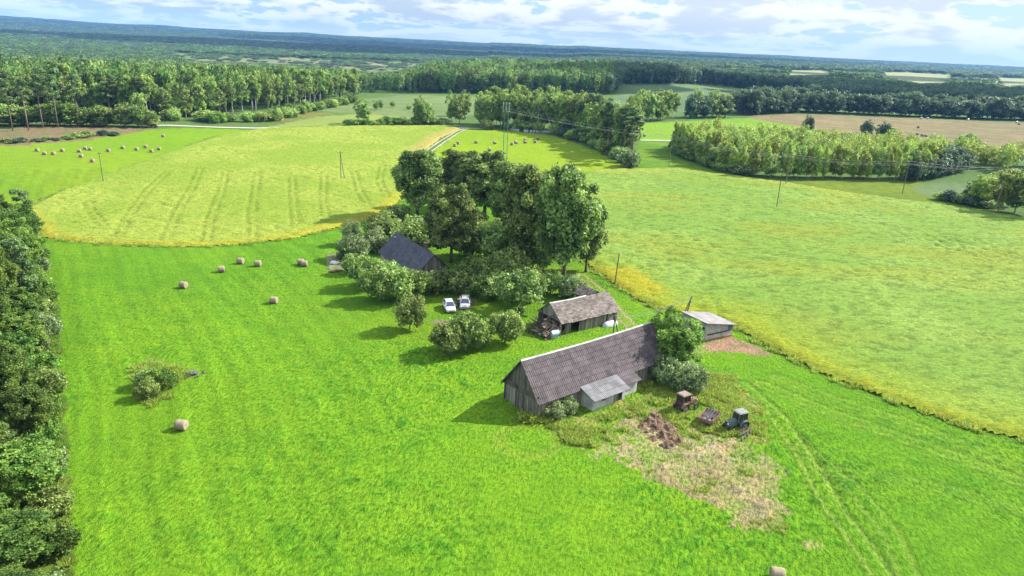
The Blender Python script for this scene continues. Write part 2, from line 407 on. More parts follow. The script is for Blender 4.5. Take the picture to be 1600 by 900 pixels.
# ------------------------------------------------------------------ the land
LEFTCROP = W([(31, 331), (60, 372), (120, 379), (200, 384), (300, 387), (380, 383), (460, 373), (528, 357), (575, 346), (610, 330), (640, 300), (655, 262), (664, 236), (690, 216), (722, 202), (700, 197), (560, 197), (420, 201), (395, 204), (340, 213), (240, 246), (100, 296)])
RIGHTCROP = W([(925, 266), (1000, 264), (1060, 264), (1130, 273), (1220, 285), (1320, 301), (1460, 319), (1560, 335), (1640, 348), (2100, 470), (2300, 900), (1720, 742), (1600, 691), (1500, 664), (1400, 630), (1300, 591), (1200, 543), (1148, 512), (1095, 492), (1040, 489), (985, 463), (955, 443), (925, 420), (880, 380), (860, 330), (880, 290)])
MIDMOW = W([(722, 203), (790, 203), (865, 212), (930, 235), (985, 262), (925, 268), (860, 300), (790, 262), (735, 262), (672, 240)])
LEFTMOW = W([(-200, 240), (0, 229), (110, 221), (190, 211), (245, 202), (300, 200), (400, 203), (330, 214), (240, 247), (100, 297), (20, 332), (-150, 420), (-500, 500)])
HEATH = W([(-200, 205), (0, 203), (60, 196), (200, 199), (245, 200), (190, 212), (110, 222), (0, 230), (-200, 242)])
WOODFLOOR = W([(-400, 420), (0, 335), (55, 350), (72, 400), (84, 500), (96, 600), (104, 690), (108, 780), (118, 900), (130, 1000), (-600, 1000)])
STUBBLE = W([(1140, 190), (1180, 181), (1240, 178), (1310, 180), (1450, 186), (1600, 192), (1900, 205), (1900, 260), (1600, 240), (1500, 232), (1290, 222), (1200, 205)])
PALEFIELD = W([(405, 200), (500, 182), (560, 178), (620, 181), (700, 190), (700, 196), (560, 195)])
BROWNGRASS = W([(415, 186), (470, 176), (525, 176), (490, 184), (430, 192)])
MEADOW = W([(560, 156), (620, 149), (760, 150), (760, 178), (700, 186), (560, 178), (480, 172)])
BRIGHT2 = W([(995, 193), (1060, 190), (1170, 184), (1260, 200), (1180, 210), (1060, 222), (1000, 218)])
GAPGREEN = W([(985, 262), (992, 240), (1000, 221), (1060, 222), (1060, 236), (1090, 255), (1130, 270), (1060, 266), (1000, 266)])
MARSH = W([(955, 152), (975, 135), (1100, 135), (1255, 151), (1260, 163), (1180, 175), (1050, 175), (960, 165)])
BOG = W([(270, 83), (420, 90), (560, 95), (655, 99), (625, 110), (590, 113), (500, 104), (380, 100), (290, 95)])
SCRUBSTRIP = W([(1235, 287), (1250, 281), (1440, 283), (1540, 300), (1560, 333), (1460, 318), (1320, 300)])
GREYPATCH = W([(1430, 290), (1480, 284), (1535, 290), (1530, 312), (1480, 310), (1430, 303)])
DRYYARD = W([(930, 700), (985, 668), (1005, 640), (1040, 640), (1060, 668), (1120, 690), (1180, 690), (1200, 735), (1218, 790), (1237, 832), (1205, 838), (1150, 815), (1100, 790), (1030, 752), (975, 722)])
WEEDS = W([(850, 660), (930, 640), (985, 612), (1010, 600), (1100, 585), (1150, 590), (1190, 640), (1200, 690), (1100, 690), (1040, 655), (1000, 660), (930, 700), (880, 690)])
BRICKDIRT = W([(1095, 542), (1112, 549), (1150, 552), (1205, 556), (1190, 545), (1160, 532), (1145, 524), (1120, 533)])
FARFIELD = [[(1228, 117), (1240, 110), (1290, 110), (1302, 117)], [(1376, 113), (1420, 113), (1490, 118), (1490, 124), (1440, 124), (1380, 120)], [(1390, 121), (1460, 124), (1490, 128), (1440, 130)], [(1505, 121), (1520, 121), (1520, 125), (1505, 124)], [(1553, 121), (1640, 124), (1640, 130), (1580, 134), (1566, 134)], [(995, 98), (1010, 98), (1010, 100), (995, 100)]]
YARDLANE = W([(905, 430), (925, 445), (948, 465), (966, 488), (985, 510), (1010, 540), (1050, 548), (1110, 545)])
CIRC = at(825, 688)
TRACKS = [W(t) for t in ([(1160, 600), (1215, 650), (1262, 720), (1300, 790), (1345, 850), (1385, 910)], [(1190, 600), (1300, 645), (1400, 680), (1500, 715), (1620, 762)], [(1215, 590), (1300, 622), (1440, 668), (1600, 735)],
                          [(1255, 700), (1330, 760), (1390, 830), (1420, 900)], [(1280, 735), (1400, 748), (1500, 770), (1600, 800)])]

def lawn_field(X, Y):
    """clumps, mower swaths and wheel tracks of the mown grass: returns height and colour factor"""
    pass
def ground_build():
    nr, nt = 1180, 420
    r = 6.0*np.exp(np.linspace(0, math.log(11800/6.0), nr))
    tf = np.linspace(-RAD(50), RAD(50), nt); tb = np.linspace(RAD(50), RAD(310), 44)[1:-1]
    th = np.concatenate([tf, tb]); nth = len(th)
    Rr, Th = np.meshgrid(r, th, indexing='ij'); X = (Rr*np.sin(Th)).ravel(); Y = (Rr*np.cos(Th)).ravel(); D = np.hypot(X, Y)
    Z = hz(X, Y)
    jx = X+(fbm(X/3, Y/3, 1, 3)-.5)*2.4*np.clip(D/150, .5, 6)+(fbm(X/70, Y/70, 1, 3)-.5)*150*smooth(750, 950, D); jy = Y+(fbm(X/3+40, Y/3, 2, 3)-.5)*2.4*np.clip(D/150, .5, 6)+(fbm(X/70+7, Y/70, 2, 3)-.5)*150*smooth(750, 950, D)
    C = np.empty((len(X), 3)); C[:] = (.070, .125, .030)
    n1 = fbm(X/9, Y/9, 3, 4); n2 = fbm(X/1.7, Y/1.7, 4, 3); n3 = fbm(X/40, Y/40, 6, 3)
    def put(mask, col, col2=None, nn=None):
        c = np.array(col)[None]
        if col2 is not None: k = smooth(.35, .65, nn if nn is not None else n1)[:, None]; c = c*(1-k)+np.array(col2)[None]*k
        else: c = np.repeat(c, len(X), 0)
        mk = mask[:, None].astype(float) if mask.dtype == bool else mask[:, None]
        C[:] = C*(1-mk)+c*mk
    near = D < 260
    put(near, (.084, .206, .008), (.106, .226, .009), n3*.5+n1*.5)
    rough = np.zeros(len(X)); rough[near] = .6
    # far forest floor and hills
    fl = smooth(4000, 6500, D); put(fl, (.022, .045, .020), (.035, .060, .028))
    nearY = (D < 420)
    for poly, a, b, nn in ((LEFTMOW, (.115, .215, .010), (.140, .230, .012), n3), (MIDMOW, (.145, .230, .008), (.165, .242, .010), n3), (HEATH, (.17, .115, .075), (.115, .120, .045), n2), (STUBBLE, (.175, .150, .078), (.142, .122, .062), n1),
                           (PALEFIELD, (.155, .210, .045), (.17, .21, .05), n1), (MEADOW, (.115, .160, .060), (.095, .140, .050), n1), (BROWNGRASS, (.145, .125, .030), (.105, .135, .035), n2), (BRIGHT2, (.115, .235, .015), (.135, .22, .02), n1), (GAPGREEN, (.075, .165, .012), (.11, .19, .016), n1),
                           (MARSH, (.070, .120, .050), (.090, .135, .060), n1), (BOG, (.110, .130, .060), (.150, .150, .078), fbm(X/60, Y/60, 12, 3)), (SCRUBSTRIP, (.075, .130, .012), (.11, .15, .015), n2), (GREYPATCH, (.080, .125, .055), (.095, .14, .06), n2)):
        put(pip(jx, jy, poly), a, b, nn)
    for f in FARFIELD: put(pip(X, Y, W(f)), (.20, .22, .10))
    # mowing lines in the stubble
    st = pip(X, Y, STUBBLE); q = .5+.5*np.sin((X*.35+Y*.94)*2*np.pi/14); C[st] *= (1-.14*q[st])[:, None]
    # far side of the edge wood: brown litter
    wf = pip(jx, jy, WOODFLOOR); put(wf, (.050, .110, .012), (.10, .15, .02), n1)
    rough[wf] = 1
    # rough grass under the trees round the house and barns
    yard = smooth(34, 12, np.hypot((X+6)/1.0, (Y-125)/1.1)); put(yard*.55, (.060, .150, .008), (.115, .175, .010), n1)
    sdw = np.where(pip(X, Y, WEEDS), 1, -1)*pdist(X, Y, WEEDS); wd = near & (sdw+(fbm(X/2.4, Y/2.4, 402, 4)-.5)*8 > 0); put(wd*.9, (.080, .175, .012), (.165, .185, .045), n2); rough[wd] = 1.8
    sd = np.where(pip(X, Y, DRYYARD), 1, -1)*pdist(X, Y, DRYYARD); dy = near & (sd+(fbm(X/2.4, Y/2.4, 401, 4)-.5)*9 > -.4); k = smooth(.38, .62, n2*.55+n1*.45); put(dy*(.40+.6*k), (.26, .235, .135), (.19, .175, .085), n1); rough[dy] = 1.5
    bd = pip(jx, jy, BRICKDIRT); put(bd*1.0, (.27, .175, .12), (.20, .15, .085), n2)
    q = at(693, 504); put(smooth(1.8, .6, np.hypot((X-q[0])/1.5, Y-q[1])), (.17, .14, .085))
    H = np.zeros(len(X))
    # lawn swaths
    u = X*.84+Y*.54+9*(fbm(X/60, Y/60, 31, 2)-.5)
    lawn = near & ~wf & ~dy & ~wd
    sw = .5+.5*np.sin(u*2*np.pi/2.6); sw2 = fbm(u/1.3, (-X*.54+Y*.84)/16, 41, 3)
    left = smooth(-5, -30, X+0.10*(Y-60))
    C[lawn] *= (1+(-.12*sw**3+.40*(sw2-.5))*(.30+.70*left))[lawn, None]
    v = -X*.50+Y*.87+5*(fbm(X/50, Y/50, 33, 2)-.5); s3 = .5+.5*np.sin(v*2*np.pi/2.9); rgt = smooth(20, 40, X)
    C[lawn] *= (1-.07*s3*rgt)[lawn, None]
    clump = fbm(X/.8, Y/.8, 51, 2); cl2 = fbm(X/2.6, Y/2.6, 52, 3)
    dens = smooth(.25, .75, fbm(X/22, Y/22, 55, 3))*(1-.55*left)
    hh = smooth(.46, .74, clump*.65+cl2*.35)*dens
    H += .30*hh*lawn*smooth(190, 120, D)
    C[lawn] *= (1-.22*hh)[lawn, None]; C[lawn, 0] *= (1-.35*hh)[lawn]
    H += (np.where(wd, .16, 0)+np.where(wf, .3, 0)+np.where(dy, .18, 0)+np.where(pip(X, Y, HEATH), .5, 0))*smooth(.45, .75, n2)
    for t, (wd_, sp) in zip(TRACKS, ((1.0, .85), (1.0, .9), (.7, .8), (.7, .8), (.5, .8))):
        d = pdist(X, Y, t, False); rut = np.exp(-((d-sp)/.28)**2)*near*wd_; rut2 = np.exp(-((d-sp*.0)/.35)**2)*.5*near*wd_
        C[:] = C*(1-.6*rut[:, None])+np.array([.17, .26, .045])*.6*rut[:, None]; H -= .12*rut; H += .14*rut2; C[:] = C*(1-.35*(rut2*.0+np.exp(-((d-sp-.45)/.22)**2)*near*wd_))[:, None]
    d = pdist(X, Y, YARDLANE, False); rut = np.exp(-((d-.85)/.33)**2)*(D < 160)*smooth(.2, .5, n2+.1); C[:] = C*(1-.8*rut[:, None])+np.array([.26, .215, .13])*.8*rut[:, None]; H -= .06*rut
    for k_, rad_ in ((.55, 3.0), (.45, 3.7)):
        rut = np.exp(-((np.hypot(X-CIRC[0], (Y-CIRC[1]))-rad_)/.28)**2)*k_; C[:] = C*(1-rut[:, None])+np.array([.15, .20, .03])*rut[:, None]; H -= .05*rut
    # ditch edge along the right crop
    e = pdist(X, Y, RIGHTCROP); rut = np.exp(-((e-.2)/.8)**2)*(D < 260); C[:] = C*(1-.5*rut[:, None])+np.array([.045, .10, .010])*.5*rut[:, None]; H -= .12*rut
    A = np.where(near, .45+.55*smooth(.25, .7, fbm(X/22, Y/22, 55, 3))*(1-.45*left), .35); A = np.where(D > 170, A*.55, A); A = np.where(wd | dy, 1.0, A)
    Zf = Z+H
    V = np.stack([X, Y, Zf], 1)
    i = np.arange(nr-1)[:, None]; j = np.arange(nth)[None]; jn = (j+1) % nth
    Q = np.stack([np.broadcast_to(i*nth+j, (nr-1, nth)), np.broadcast_to(i*nth+jn, (nr-1, nth)), np.broadcast_to((i+1)*nth+jn, (nr-1, nth)), np.broadcast_to((i+1)*nth+j, (nr-1, nth))], -1).reshape(-1, 4)
    Q = Q[:, ::-1]
    m, N, L = newmat('grassland'); g = G(N, L); p = g.pos(); at_ = g.attr('zone'); a = at_.outputs['Color']
    rotp = g.nd('ShaderNodeVectorRotate', rotation_type='Z_AXIS'); L.new(p, rotp.inputs['Vector']); rotp.inputs['Angle'].default_value = .30
    fine = g.noise(g.scalev(rotp.outputs[0], (1.25, .62, 1)), 2.3, 4, .72, .3); mid = g.noise(p, .35, 4, .6); wide = g.noise(p, .012, 4, .6); mic = g.noise(p, 9, 2, .6)
    c = g.mix(at_.outputs['Alpha'], a, g.mix(1.0, a, g.mix(g.ramp(fine, .34, .60), (.26, .40, .42), (1.50, 1.30, 1.3)), 'MULTIPLY'))
    c = g.mix(1.0, c, g.mix(g.ramp(mid, .3, .7), (.84, .90, .92), (1.16, 1.10, 1.0)), 'MULTIPLY')
    c = g.mix(1.0, c, g.mix(g.ramp(wide, .3, .7), (.85, .9, .95), (1.15, 1.08, 1.0)), 'MULTIPLY')
    L.new(c, g.bsdf.inputs['Base Color']); g.bsdf.inputs['Roughness'].default_value = 1.0; g.bsdf.inputs['Specular IOR Level'].default_value = .08
    hb = g.ma('ADD', g.ma('MULTIPLY', fine, 1.0), g.ma('MULTIPLY', mic, .35))
    L.new(g.bump(hb, .6, 1.0), g.bsdf.inputs['Normal'])
    C = np.clip(C, .002, .9)
    me = npmesh('ground', V, Q, m, {'zone': ('POINT', 'FLOAT_COLOR', np.concatenate([C, A[:, None]], 1))})
    link('ground', me, kind='structure')
ground_build()

def cropmat():
    m, N, L = newmat('standing_crop'); g = G(N, L); p = g.pos(); a = g.attr('zone').outputs['Color']
    st = g.noise(g.scalev(p, (1.0, 1.5, 1)), 1.4, 5, .70, .8); fine = g.noise(p, 5.0, 2, .7)
    c = g.mix(1.0, a, g.mix(g.ramp(st, .34, .62), (.50, .62, .60), (1.22, 1.16, 1.12)), 'MULTIPLY')
    c = g.mix(1.0, c, g.mix(fine, (.70, .72, .72), (1.3, 1.28, 1.28)), 'MULTIPLY')
    L.new(c, g.bsdf.inputs['Base Color']); g.bsdf.inputs['Roughness'].default_value = 1.0; g.bsdf.inputs['Specular IOR Level'].default_value = .1
    L.new(g.bump(g.ma('ADD', st, g.ma('MULTIPLY', fine, .5)), .5, .8), g.bsdf.inputs['Normal'])
    return m
CROPM = cropmat()
def crop(name, poly, sp, colf, label, seed, tram=None):
    """standing crop as a relief sheet with its cut edge down to the soil"""
    P = np.array(poly); x0, y0 = P.min(0)-1; x1, y1 = P.max(0)+1
    x1 = min(x1, 330); xs = np.arange(x0, x1, sp); ys = np.arange(y0, min(y1, 420), sp)
    X, Y = np.meshgrid(xs, ys, indexing='ij'); jx = X+(fbm(X/2.2, Y/2.2, seed, 2)-.5)*.7; jy = Y+(fbm(X/2.2+9, Y/2.2, seed+1, 2)-.5)*.7
    ins = pip(jx, jy, poly); e = np.full(X.shape, 0.0); e[ins] = pdist(X[ins], Y[ins], poly)
    lod = fbm(X/1.6+.4*np.sin(Y/7), Y/.9, seed+5, 3); big = fbm(X/14, Y/14, seed+8, 3)
    hole = smooth(.63, .82, fbm(X/2.1, Y/1.2, seed+11, 2))*smooth(.35, .62, big)
    H = .62+.42*(lod-.5)*2*(.35+.65*big)-.45*hole
    if tram is not None: H = H-tram(X, Y)
    H = H*smooth(-.3, 1.9, e)
    C = colf(X, Y, e, big, lod)
    vid = -np.ones(X.shape, int); cell = ins[:-1, :-1] & ins[1:, :-1] & ins[1:, 1:] & ins[:-1, 1:]
    use = np.zeros(X.shape, bool); use[:-1, :-1] |= cell; use[1:, :-1] |= cell; use[1:, 1:] |= cell; use[:-1, 1:] |= cell
    vid[use] = np.arange(use.sum())
    V = np.stack([X[use], Y[use], np.maximum(H[use], .03)], 1)
    Q = np.stack([vid[:-1, :-1][cell], vid[1:, :-1][cell], vid[1:, 1:][cell], vid[:-1, 1:][cell]], 1)
    Cc = np.clip(C[use], 0, 1)
    me = npmesh(name, V, Q, CROPM, {'zone': ('POINT', 'FLOAT_COLOR', np.concatenate([Cc, np.ones((len(Cc), 1))], 1))})
    return link(name, me, kind='stuff', label=label, cat='crop')
def lerp3(a, b, k): return np.array(a)*(1-k[..., None])+np.array(b)*k[..., None]
BOT_L = W([(31, 331), (60, 372), (120, 379), (200, 384), (300, 387), (380, 383), (460, 373), (528, 357), (575, 346), (610, 330), (640, 300)])
RIM_L = W([(664, 236), (690, 216), (722, 202)])
def col_left(X, Y, e, big, lod):
    c = lerp3((.148, .210, .022), (.190, .238, .035), smooth(.3, .7, big)); c = lerp3((0, 0, 0), (1, 1, 1), np.ones(X.shape))*c
    k = smooth(5.4, 2.0, pdist(X, Y, BOT_L, False)+(big-.5)*5)*(.6+.4*smooth(.35, .6, lod)); c = c*(1-k[..., None])+np.array([.235, .225, .020])*k[..., None]
    k = smooth(9, 4, pdist(X, Y, RIM_L, False)); c = c*(1-k[..., None])+np.array([.24, .215, .055])*k[..., None]
    c = c*(1-.8*np.clip(tram_left(X, Y), 0, .45))[..., None]
    k = smooth(150, 175, Y)*smooth(-40, -25, X)*smooth(260, 210, Y)*.55; c = c*(1-k[..., None])+np.array([.20, .225, .012])*k[..., None]
    return c
TRAM_L = [W(t) for t in ([(185, 372), (200, 340), (230, 300), (262, 270)], [(258, 378), (275, 335), (300, 295), (312, 265)], [(322, 380), (328, 345), (345, 300), (352, 270)], [(395, 378), (392, 340), (398, 300), (402, 270)], [(462, 352), (458, 325), (455, 280)], [(509, 348), (504, 315), (505, 278)], [(575, 326), (560, 300), (552, 270)], [(603, 310), (592, 285), (597, 262)], [(160, 355), (140, 330), (138, 318)], [(120, 350), (180, 330), (250, 322)])]
def tram_left(X, Y):
    t = 0
    for pl in TRAM_L:
        d = pdist(X, Y, pl, False); t = t+.38*np.exp(-((d-.9)/.30)**2)
    return t*smooth(.3, .6, fbm(X/1.5, Y/1.5, 77, 2)+.12)
crop('left_crop_field', LEFTCROP, .55, col_left, 'pale green standing crop with a yellow front edge and wavy tramlines, left of the big trees', 100, tram_left)
BOT_R = W([(1720, 742), (1600, 691), (1500, 664), (1400, 630), (1300, 591), (1200, 543), (1148, 512), (1095, 492), (1040, 489), (985, 463), (955, 443), (925, 420)])
GOLD = at(985, 440); GOLD2 = at(1330, 430); DARKP = at(1490, 385)
def col_right(X, Y, e, big, lod):
    c = lerp3((.125, .205, .030), (.155, .232, .042), smooth(.3, .7, big)); w2 = fbm(X/35, Y/18, 130, 3)
    k = smooth(.45, .75, w2)*.6; c = c*(1-k[..., None])+np.array([.170, .198, .022])*k[..., None]
    c = c*(1-.30*smooth(.50, .30, lod))[..., None]
    d = pdist(X, Y, BOT_R, False); k = smooth(5.4, 2.2, d+(big-.5)*7)*(.55+.45*smooth(.35, .6, lod)); c = c*(1-k[..., None])+np.array([.195, .205, .018])*k[..., None]
    k = smooth(11, 5, np.hypot((X-GOLD[0])/1.3, (Y-GOLD[1])/1.1)+(big-.5)*6); k = k*smooth(9.5, 6.5, d+(lod-.5)*3)*(.6+.4*smooth(.3, .6, big)); c = c*(1-k[..., None])+np.array([.27, .21, .014])*k[..., None]
    k = smooth(16, 4, d)*.45; c = c*(1-k[..., None])+np.array([.165, .215, .010])*k[..., None]
    d2 = pdist(X, Y, W([(925, 266), (1060, 264), (1130, 273), (1220, 285), (1320, 301)]), False); k = smooth(12, 3, d2)*.7; c = c*(1-k[..., None])+np.array([.20, .225, .03])*k[..., None]
    return c
def tram_right(X, Y):
    k = smooth(18, 8, np.hypot((X-DARKP[0])/1.0, (Y-DARKP[1])/.8)); return .55*k*smooth(.55, .68, fbm(X/1.4, Y/1.4, 91, 2))
crop('right_crop_field', RIGHTCROP, .55, col_right, 'wide pale green standing crop with a golden yellow front edge, right of the farmyard', 200, tram_right)

# roads: thin sheets laid on the land
def strip(name, pts, wid, mat, z=.02, **k):
    P = W(pts); mb = MB(); rows = []
    dense = []
    for a, b in zip(P[:-1], P[1:]):
        n = max(2, int(math.hypot(b[0]-a[0], b[1]-a[1])/4))
        for i in range(n): dense.append((a[0]+(b[0]-a[0])*i/n, a[1]+(b[1]-a[1])*i/n))
    dense.append(P[-1])
    for i, p in enumerate(dense):
        a = Vector(dense[max(0, i-1)]); b = Vector(dense[min(len(dense)-1, i+1)]); d = (b-a).normalized(); nrm = Vector((-d.y, d.x)); wv = wid*(1+.12*math.sin(i*.9))
        rows.append([(p[0]+nrm.x*wv*s, p[1]+nrm.y*wv*s, float(hz(p[0], p[1]))+z+(.03 if s == 0 else 0)) for s in (-.5, 0, .5)])
    mb.grid(rows); return mb.build(name, mat, **k)
MT['gravel'] = simple('gravel', (.33, .305, .26), 1, .2, .6, tintamt=.05); MT['dirt'] = simple('dirt_rut', (.27, .245, .19), 1, .3, .8, tintamt=.05)
strip('gravel_road', [(236, 196.5), (262, 196), (300, 197.5), (345, 199.3), (400, 200.4), (440, 200)], 3.6, MT['gravel'], .12, kind='structure')
strip('farm_track', [(655, 243.5), (668, 234), (690, 219), (712, 206), (726, 200.5)], 0.75, MT['dirt'], .05, kind='structure')
strip('farm_track', [(661, 245.5), (675, 236), (696, 221), (717, 207.5), (731, 201)], 0.75, MT['dirt'], .05, kind='structure')
strip('field_track', [(700, 198.5), (735, 200.5), (760, 201.5)], 2.4, MT['gravel'], .05, kind='structure')
strip('field_track', [(1000, 219), (1030, 219.5), (1055, 220.5)], 3.0, MT['gravel'], .06, kind='structure')

# ------------------------------------------------------------------ farm buildings
MT['board'] = simple('weathered_board', (.22, .20, .155), .95, .5, 1.3, col2=(.12, .108, .085), tintamt=.45, noisev=(1.5, 1.5, .4), bumpd=.02)
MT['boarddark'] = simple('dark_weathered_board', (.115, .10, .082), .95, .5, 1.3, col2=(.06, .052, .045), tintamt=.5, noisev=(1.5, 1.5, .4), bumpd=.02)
MT['asbestos'] = simple('corrugated_sheet', (.088, .070, .076), .9, .4, .55, col2=(.050, .040, .042), tintamt=.24)
MT['asbestoslight'] = simple('pale_corrugated_sheet', (.155, .15, .16), .9, .3, .7, col2=(.10, .098, .10), tintamt=.18)
MT['slate'] = simple('dark_slate', (.052, .055, .075), .75, .5, .8, col2=(.026, .028, .044), tintamt=.35, spec=.35)
MT['shingle'] = simple('wood_shingle', (.155, .130, .118), .95, .4, .9, col2=(.09, .074, .064), tintamt=.42)
MT['rotten'] = simple('rotten_shingle', (.25, .17, .13), 1, .5, 1.6, col2=(.10, .07, .055), tintamt=.5)
MT['ridge'] = simple('ridge_capping', (.38, .37, .355), .8, .3, 1, tintamt=.2)
MT['white'] = simple('whitewash', (.42, .415, .395), .9, .35, 1.1, col2=(.23, .225, .21), tintamt=.12)
MT['brickw'] = None
MT['glass'] = simple('dark_glass', (.02, .025, .03), .12, .2, 1, spec=.6)
MT['void'] = simple('dark_opening', (.012, .011, .010), 1, .2, 1)
MT['brickred'] = simple('red_brick', (.28, .12, .08), .95, .5, 3, tintamt=.4)
MT['rustdoor'] = simple('rusty_door', (.20, .085, .05), .9, .4, 2)
MT['felt'] = simple('roof_felt', (.20, .188, .185), .9, .25, .8, col2=(.12, .11, .11), tintamt=.15)
def brickmat():
    m, N, L = newmat('white_silicate_brick'); g = G(N, L); co = g.coord()
    sep = g.nd('ShaderNodeSeparateXYZ'); L.new(co, sep.inputs[0]); cb = g.nd('ShaderNodeCombineXYZ'); L.new(g.ma('ADD', sep.outputs[0], sep.outputs[1]), cb.inputs[0]); L.new(sep.outputs[2], cb.inputs[1])
    b = g.nd('ShaderNodeTexBrick'); L.new(cb.outputs[0], b.inputs['Vector']); b.inputs['Scale'].default_value = 1; b.inputs['Brick Width'].default_value = .5; b.inputs['Row Height'].default_value = .2; b.inputs['Mortar Size'].default_value = .022
    b.inputs['Color1'].default_value = (.42, .41, .37, 1); b.inputs['Color2'].default_value = (.27, .265, .245, 1); b.inputs['Mortar'].default_value = (.17, .16, .15, 1)
    c = g.mix(1.0, b.outputs['Color'], g.mix(g.noise(co, 1.6, 5, .7), (.55, .53, .50), (1.3, 1.3, 1.3)), 'MULTIPLY'); L.new(c, g.bsdf.inputs['Base Color']); g.bsdf.inputs['Roughness'].default_value = .95
    return m
MT['brickw'] = brickmat()
def boards(mb, p0, p1, z0, ztop, wid=.22, thick=.05, gapp=.0, miss=0.0):
    """vertical boards from p0 to p1 (plan), ztop a function of the distance along the wall"""
    p0 = Vector(p0); p1 = Vector(p1); L_ = (p1-p0).length; d = (p1-p0)/L_; nrm = Vector((d.y, -d.x)); n = max(1, int(L_/wid)); wv = L_/n
    for i in range(n):
        if random.random() < miss: continue
        s0 = i*wv+gapp*.5; s1 = (i+1)*wv-gapp*.5; off = random.uniform(-.012, .02); jag = random.uniform(-.10, .06) if z0 < .3 else random.uniform(-.03, .03)
        a = p0+d*s0+nrm*off; b = p0+d*s1+nrm*off; c = nrm*-thick
        vs = [(a.x, a.y, z0+jag), (b.x, b.y, z0+jag), (b.x, b.y, ztop(s1)), (a.x, a.y, ztop(s0)), (a.x+c.x, a.y+c.y, z0+jag), (b.x+c.x, b.y+c.y, z0+jag), (b.x+c.x, b.y+c.y, ztop(s1)), (a.x+c.x, a.y+c.y, ztop(s0))]
        mb.add(vs, [[0, 1, 2, 3], [5, 4, 7, 6], [0, 3, 7, 4], [1, 5, 6, 2], [3, 2, 6, 7], [0, 4, 5, 1]])
def roofplane(mb, x0, x1, ye, ze, yr, zr, rows, cols, lap=.035, corr=0.0, pitch=.5, sag=0.0, holes=0.0, jit=.012, thick=.05, ragged=0.0):
    """one slope from eave (ye,ze) up to ridge (yr,zr): separate overlapping sheets or shingle runs, some slipped"""
    for r in range(rows):
        for c in range(cols):
            if random.random() < holes: continue
            a = x0+(x1-x0)*c/cols+.004; b = x0+(x1-x0)*(c+1)/cols-.004; f0 = r/rows-(.012 if r else 0)-ragged*random.random()/rows*(r == 0); f1 = (r+1)/rows+.01
            j = random.uniform(-jit, jit); n = max(1, int((b-a)/pitch*4)) if corr else 1; t = random.random(); up = []
            L_ = math.hypot(yr-ye, zr-ze); ny, nz = -(zr-ze)/L_, abs(yr-ye)/L_
            if yr < ye: ny = -ny
            ny = abs(zr-ze)/L_*(1 if ye > yr else -1)
            rowsP = []
            for f, lift in ((f0, lap+.012), (f1, .0)):
                line = []
                for i in range(n+1):
                    x = a+(b-a)*i/n; s = -sag*math.sin(math.pi*(x-x0)/(x1-x0))*f*1.0; wv = corr*math.cos(2*math.pi*(x-x0)/pitch) if corr else 0
                    h = lift+wv+j; line.append((x, ye+(yr-ye)*f+ny*h, ze+(zr-ze)*f+nz*h+s))
                rowsP.append(line)
            m0 = len(mb.v); mb.grid(rowsP, t)
            lo = [(p[0], p[1]-ny*.035, p[2]-nz*.035) for p in rowsP[0]]; mb.grid([lo, rowsP[0]], t)
    # solid deck under the sheets
    L_ = math.hypot(yr-ye, zr-ze); nz = abs(yr-ye)/L_; ny = abs(zr-ze)/L_*(1 if ye > yr else -1); k = max(2, cols)
    if holes < .05:
        top = [[], []]; bot = [[], []]
        for i in range(k+1):
            x = x0+.03+(x1-x0-.06)*i/k; s = -sag*math.sin(math.pi*(x-x0)/(x1-x0))
            for q, (y, z, f) in enumerate(((ye-(.02 if ye < yr else -.02)*-1, ze+.0, .03), (yr, zr, 1))):
                yy = ye+(yr-ye)*f; zz = ze+(zr-ze)*f+s*f; dd = .03+corr
                top[q].append((x, yy-ny*dd, zz-nz*dd)); bot[q].append((x, yy-ny*(dd+thick), zz-nz*(dd+thick)))
        mb.grid(top, .4); mb.grid(bot, .4); mb.grid([top[0], bot[0]], .4); mb.grid([top[1], bot[1]], .4)
        for e in (0, -1): mb.add([top[0][e], top[1][e], bot[1][e], bot[0][e]], [[0, 1, 2, 3]], .4)
def ridgecap(mb, x0, x1, z, sag=0.0, n=18, y=0.0, w_=.17):
    for i in range(n):
        a = x0+(x1-x0)*i/n; b = x0+(x1-x0)*(i+1)/n-.01; sa = -sag*math.sin(math.pi*i/n); sb = -sag*math.sin(math.pi*(i+1)/n); u = random.uniform(0, .015)
        mb.add([(a, y-w_, z-.13+sa+u), (a, y, z+.05+sa+u), (a, y+w_, z-.13+sa+u), (b, y-w_, z-.13+sb+u), (b, y, z+.05+sb+u), (b, y+w_, z-.13+sb+u)], [[0, 1, 4, 3], [1, 2, 5, 4], [0, 3, 5, 2], [0, 2, 1], [3, 4, 5]])

# --- the long barn -------------------------------------------------------
BO = (1.77, 78.83); BA = RAD(39.5)
def wpt(o, ang, x, y): return (o[0]+x*math.cos(ang)-y*math.sin(ang), o[1]+x*math.sin(ang)+y*math.cos(ang))
barn = empty('barn', (BO[0], BO[1], 0), BA, label='long grey wooden barn with a steep purple-grey corrugated roof, the nearest and largest building', cat='barn')
BL, BH, BWZ, BRZ = 22.6, 3.2, 2.7, 6.55
slope = (BRZ-BWZ)/BH
mb = MB()
gz = lambda s: BWZ+slope*(BH-abs(s-BH))-.02
boards(mb, (0, BH), (0, -BH), .0, lambda s: 2.35, .24, miss=.0)
mb.build('gable_boarding', MT['board'], barn)
mb = MB(); boards(mb, (-.16, BH), (-.16, -BH), 3.0, gz, .24)
mb.build('upper_gable_boarding', MT['boarddark'], barn)
mb = MB(); boards(mb, (-.10, BH+.02), (-.10, -BH-.02), 2.28, lambda s: 3.02, .5); mb.build('band_boarding', MT['boarddark'], barn)
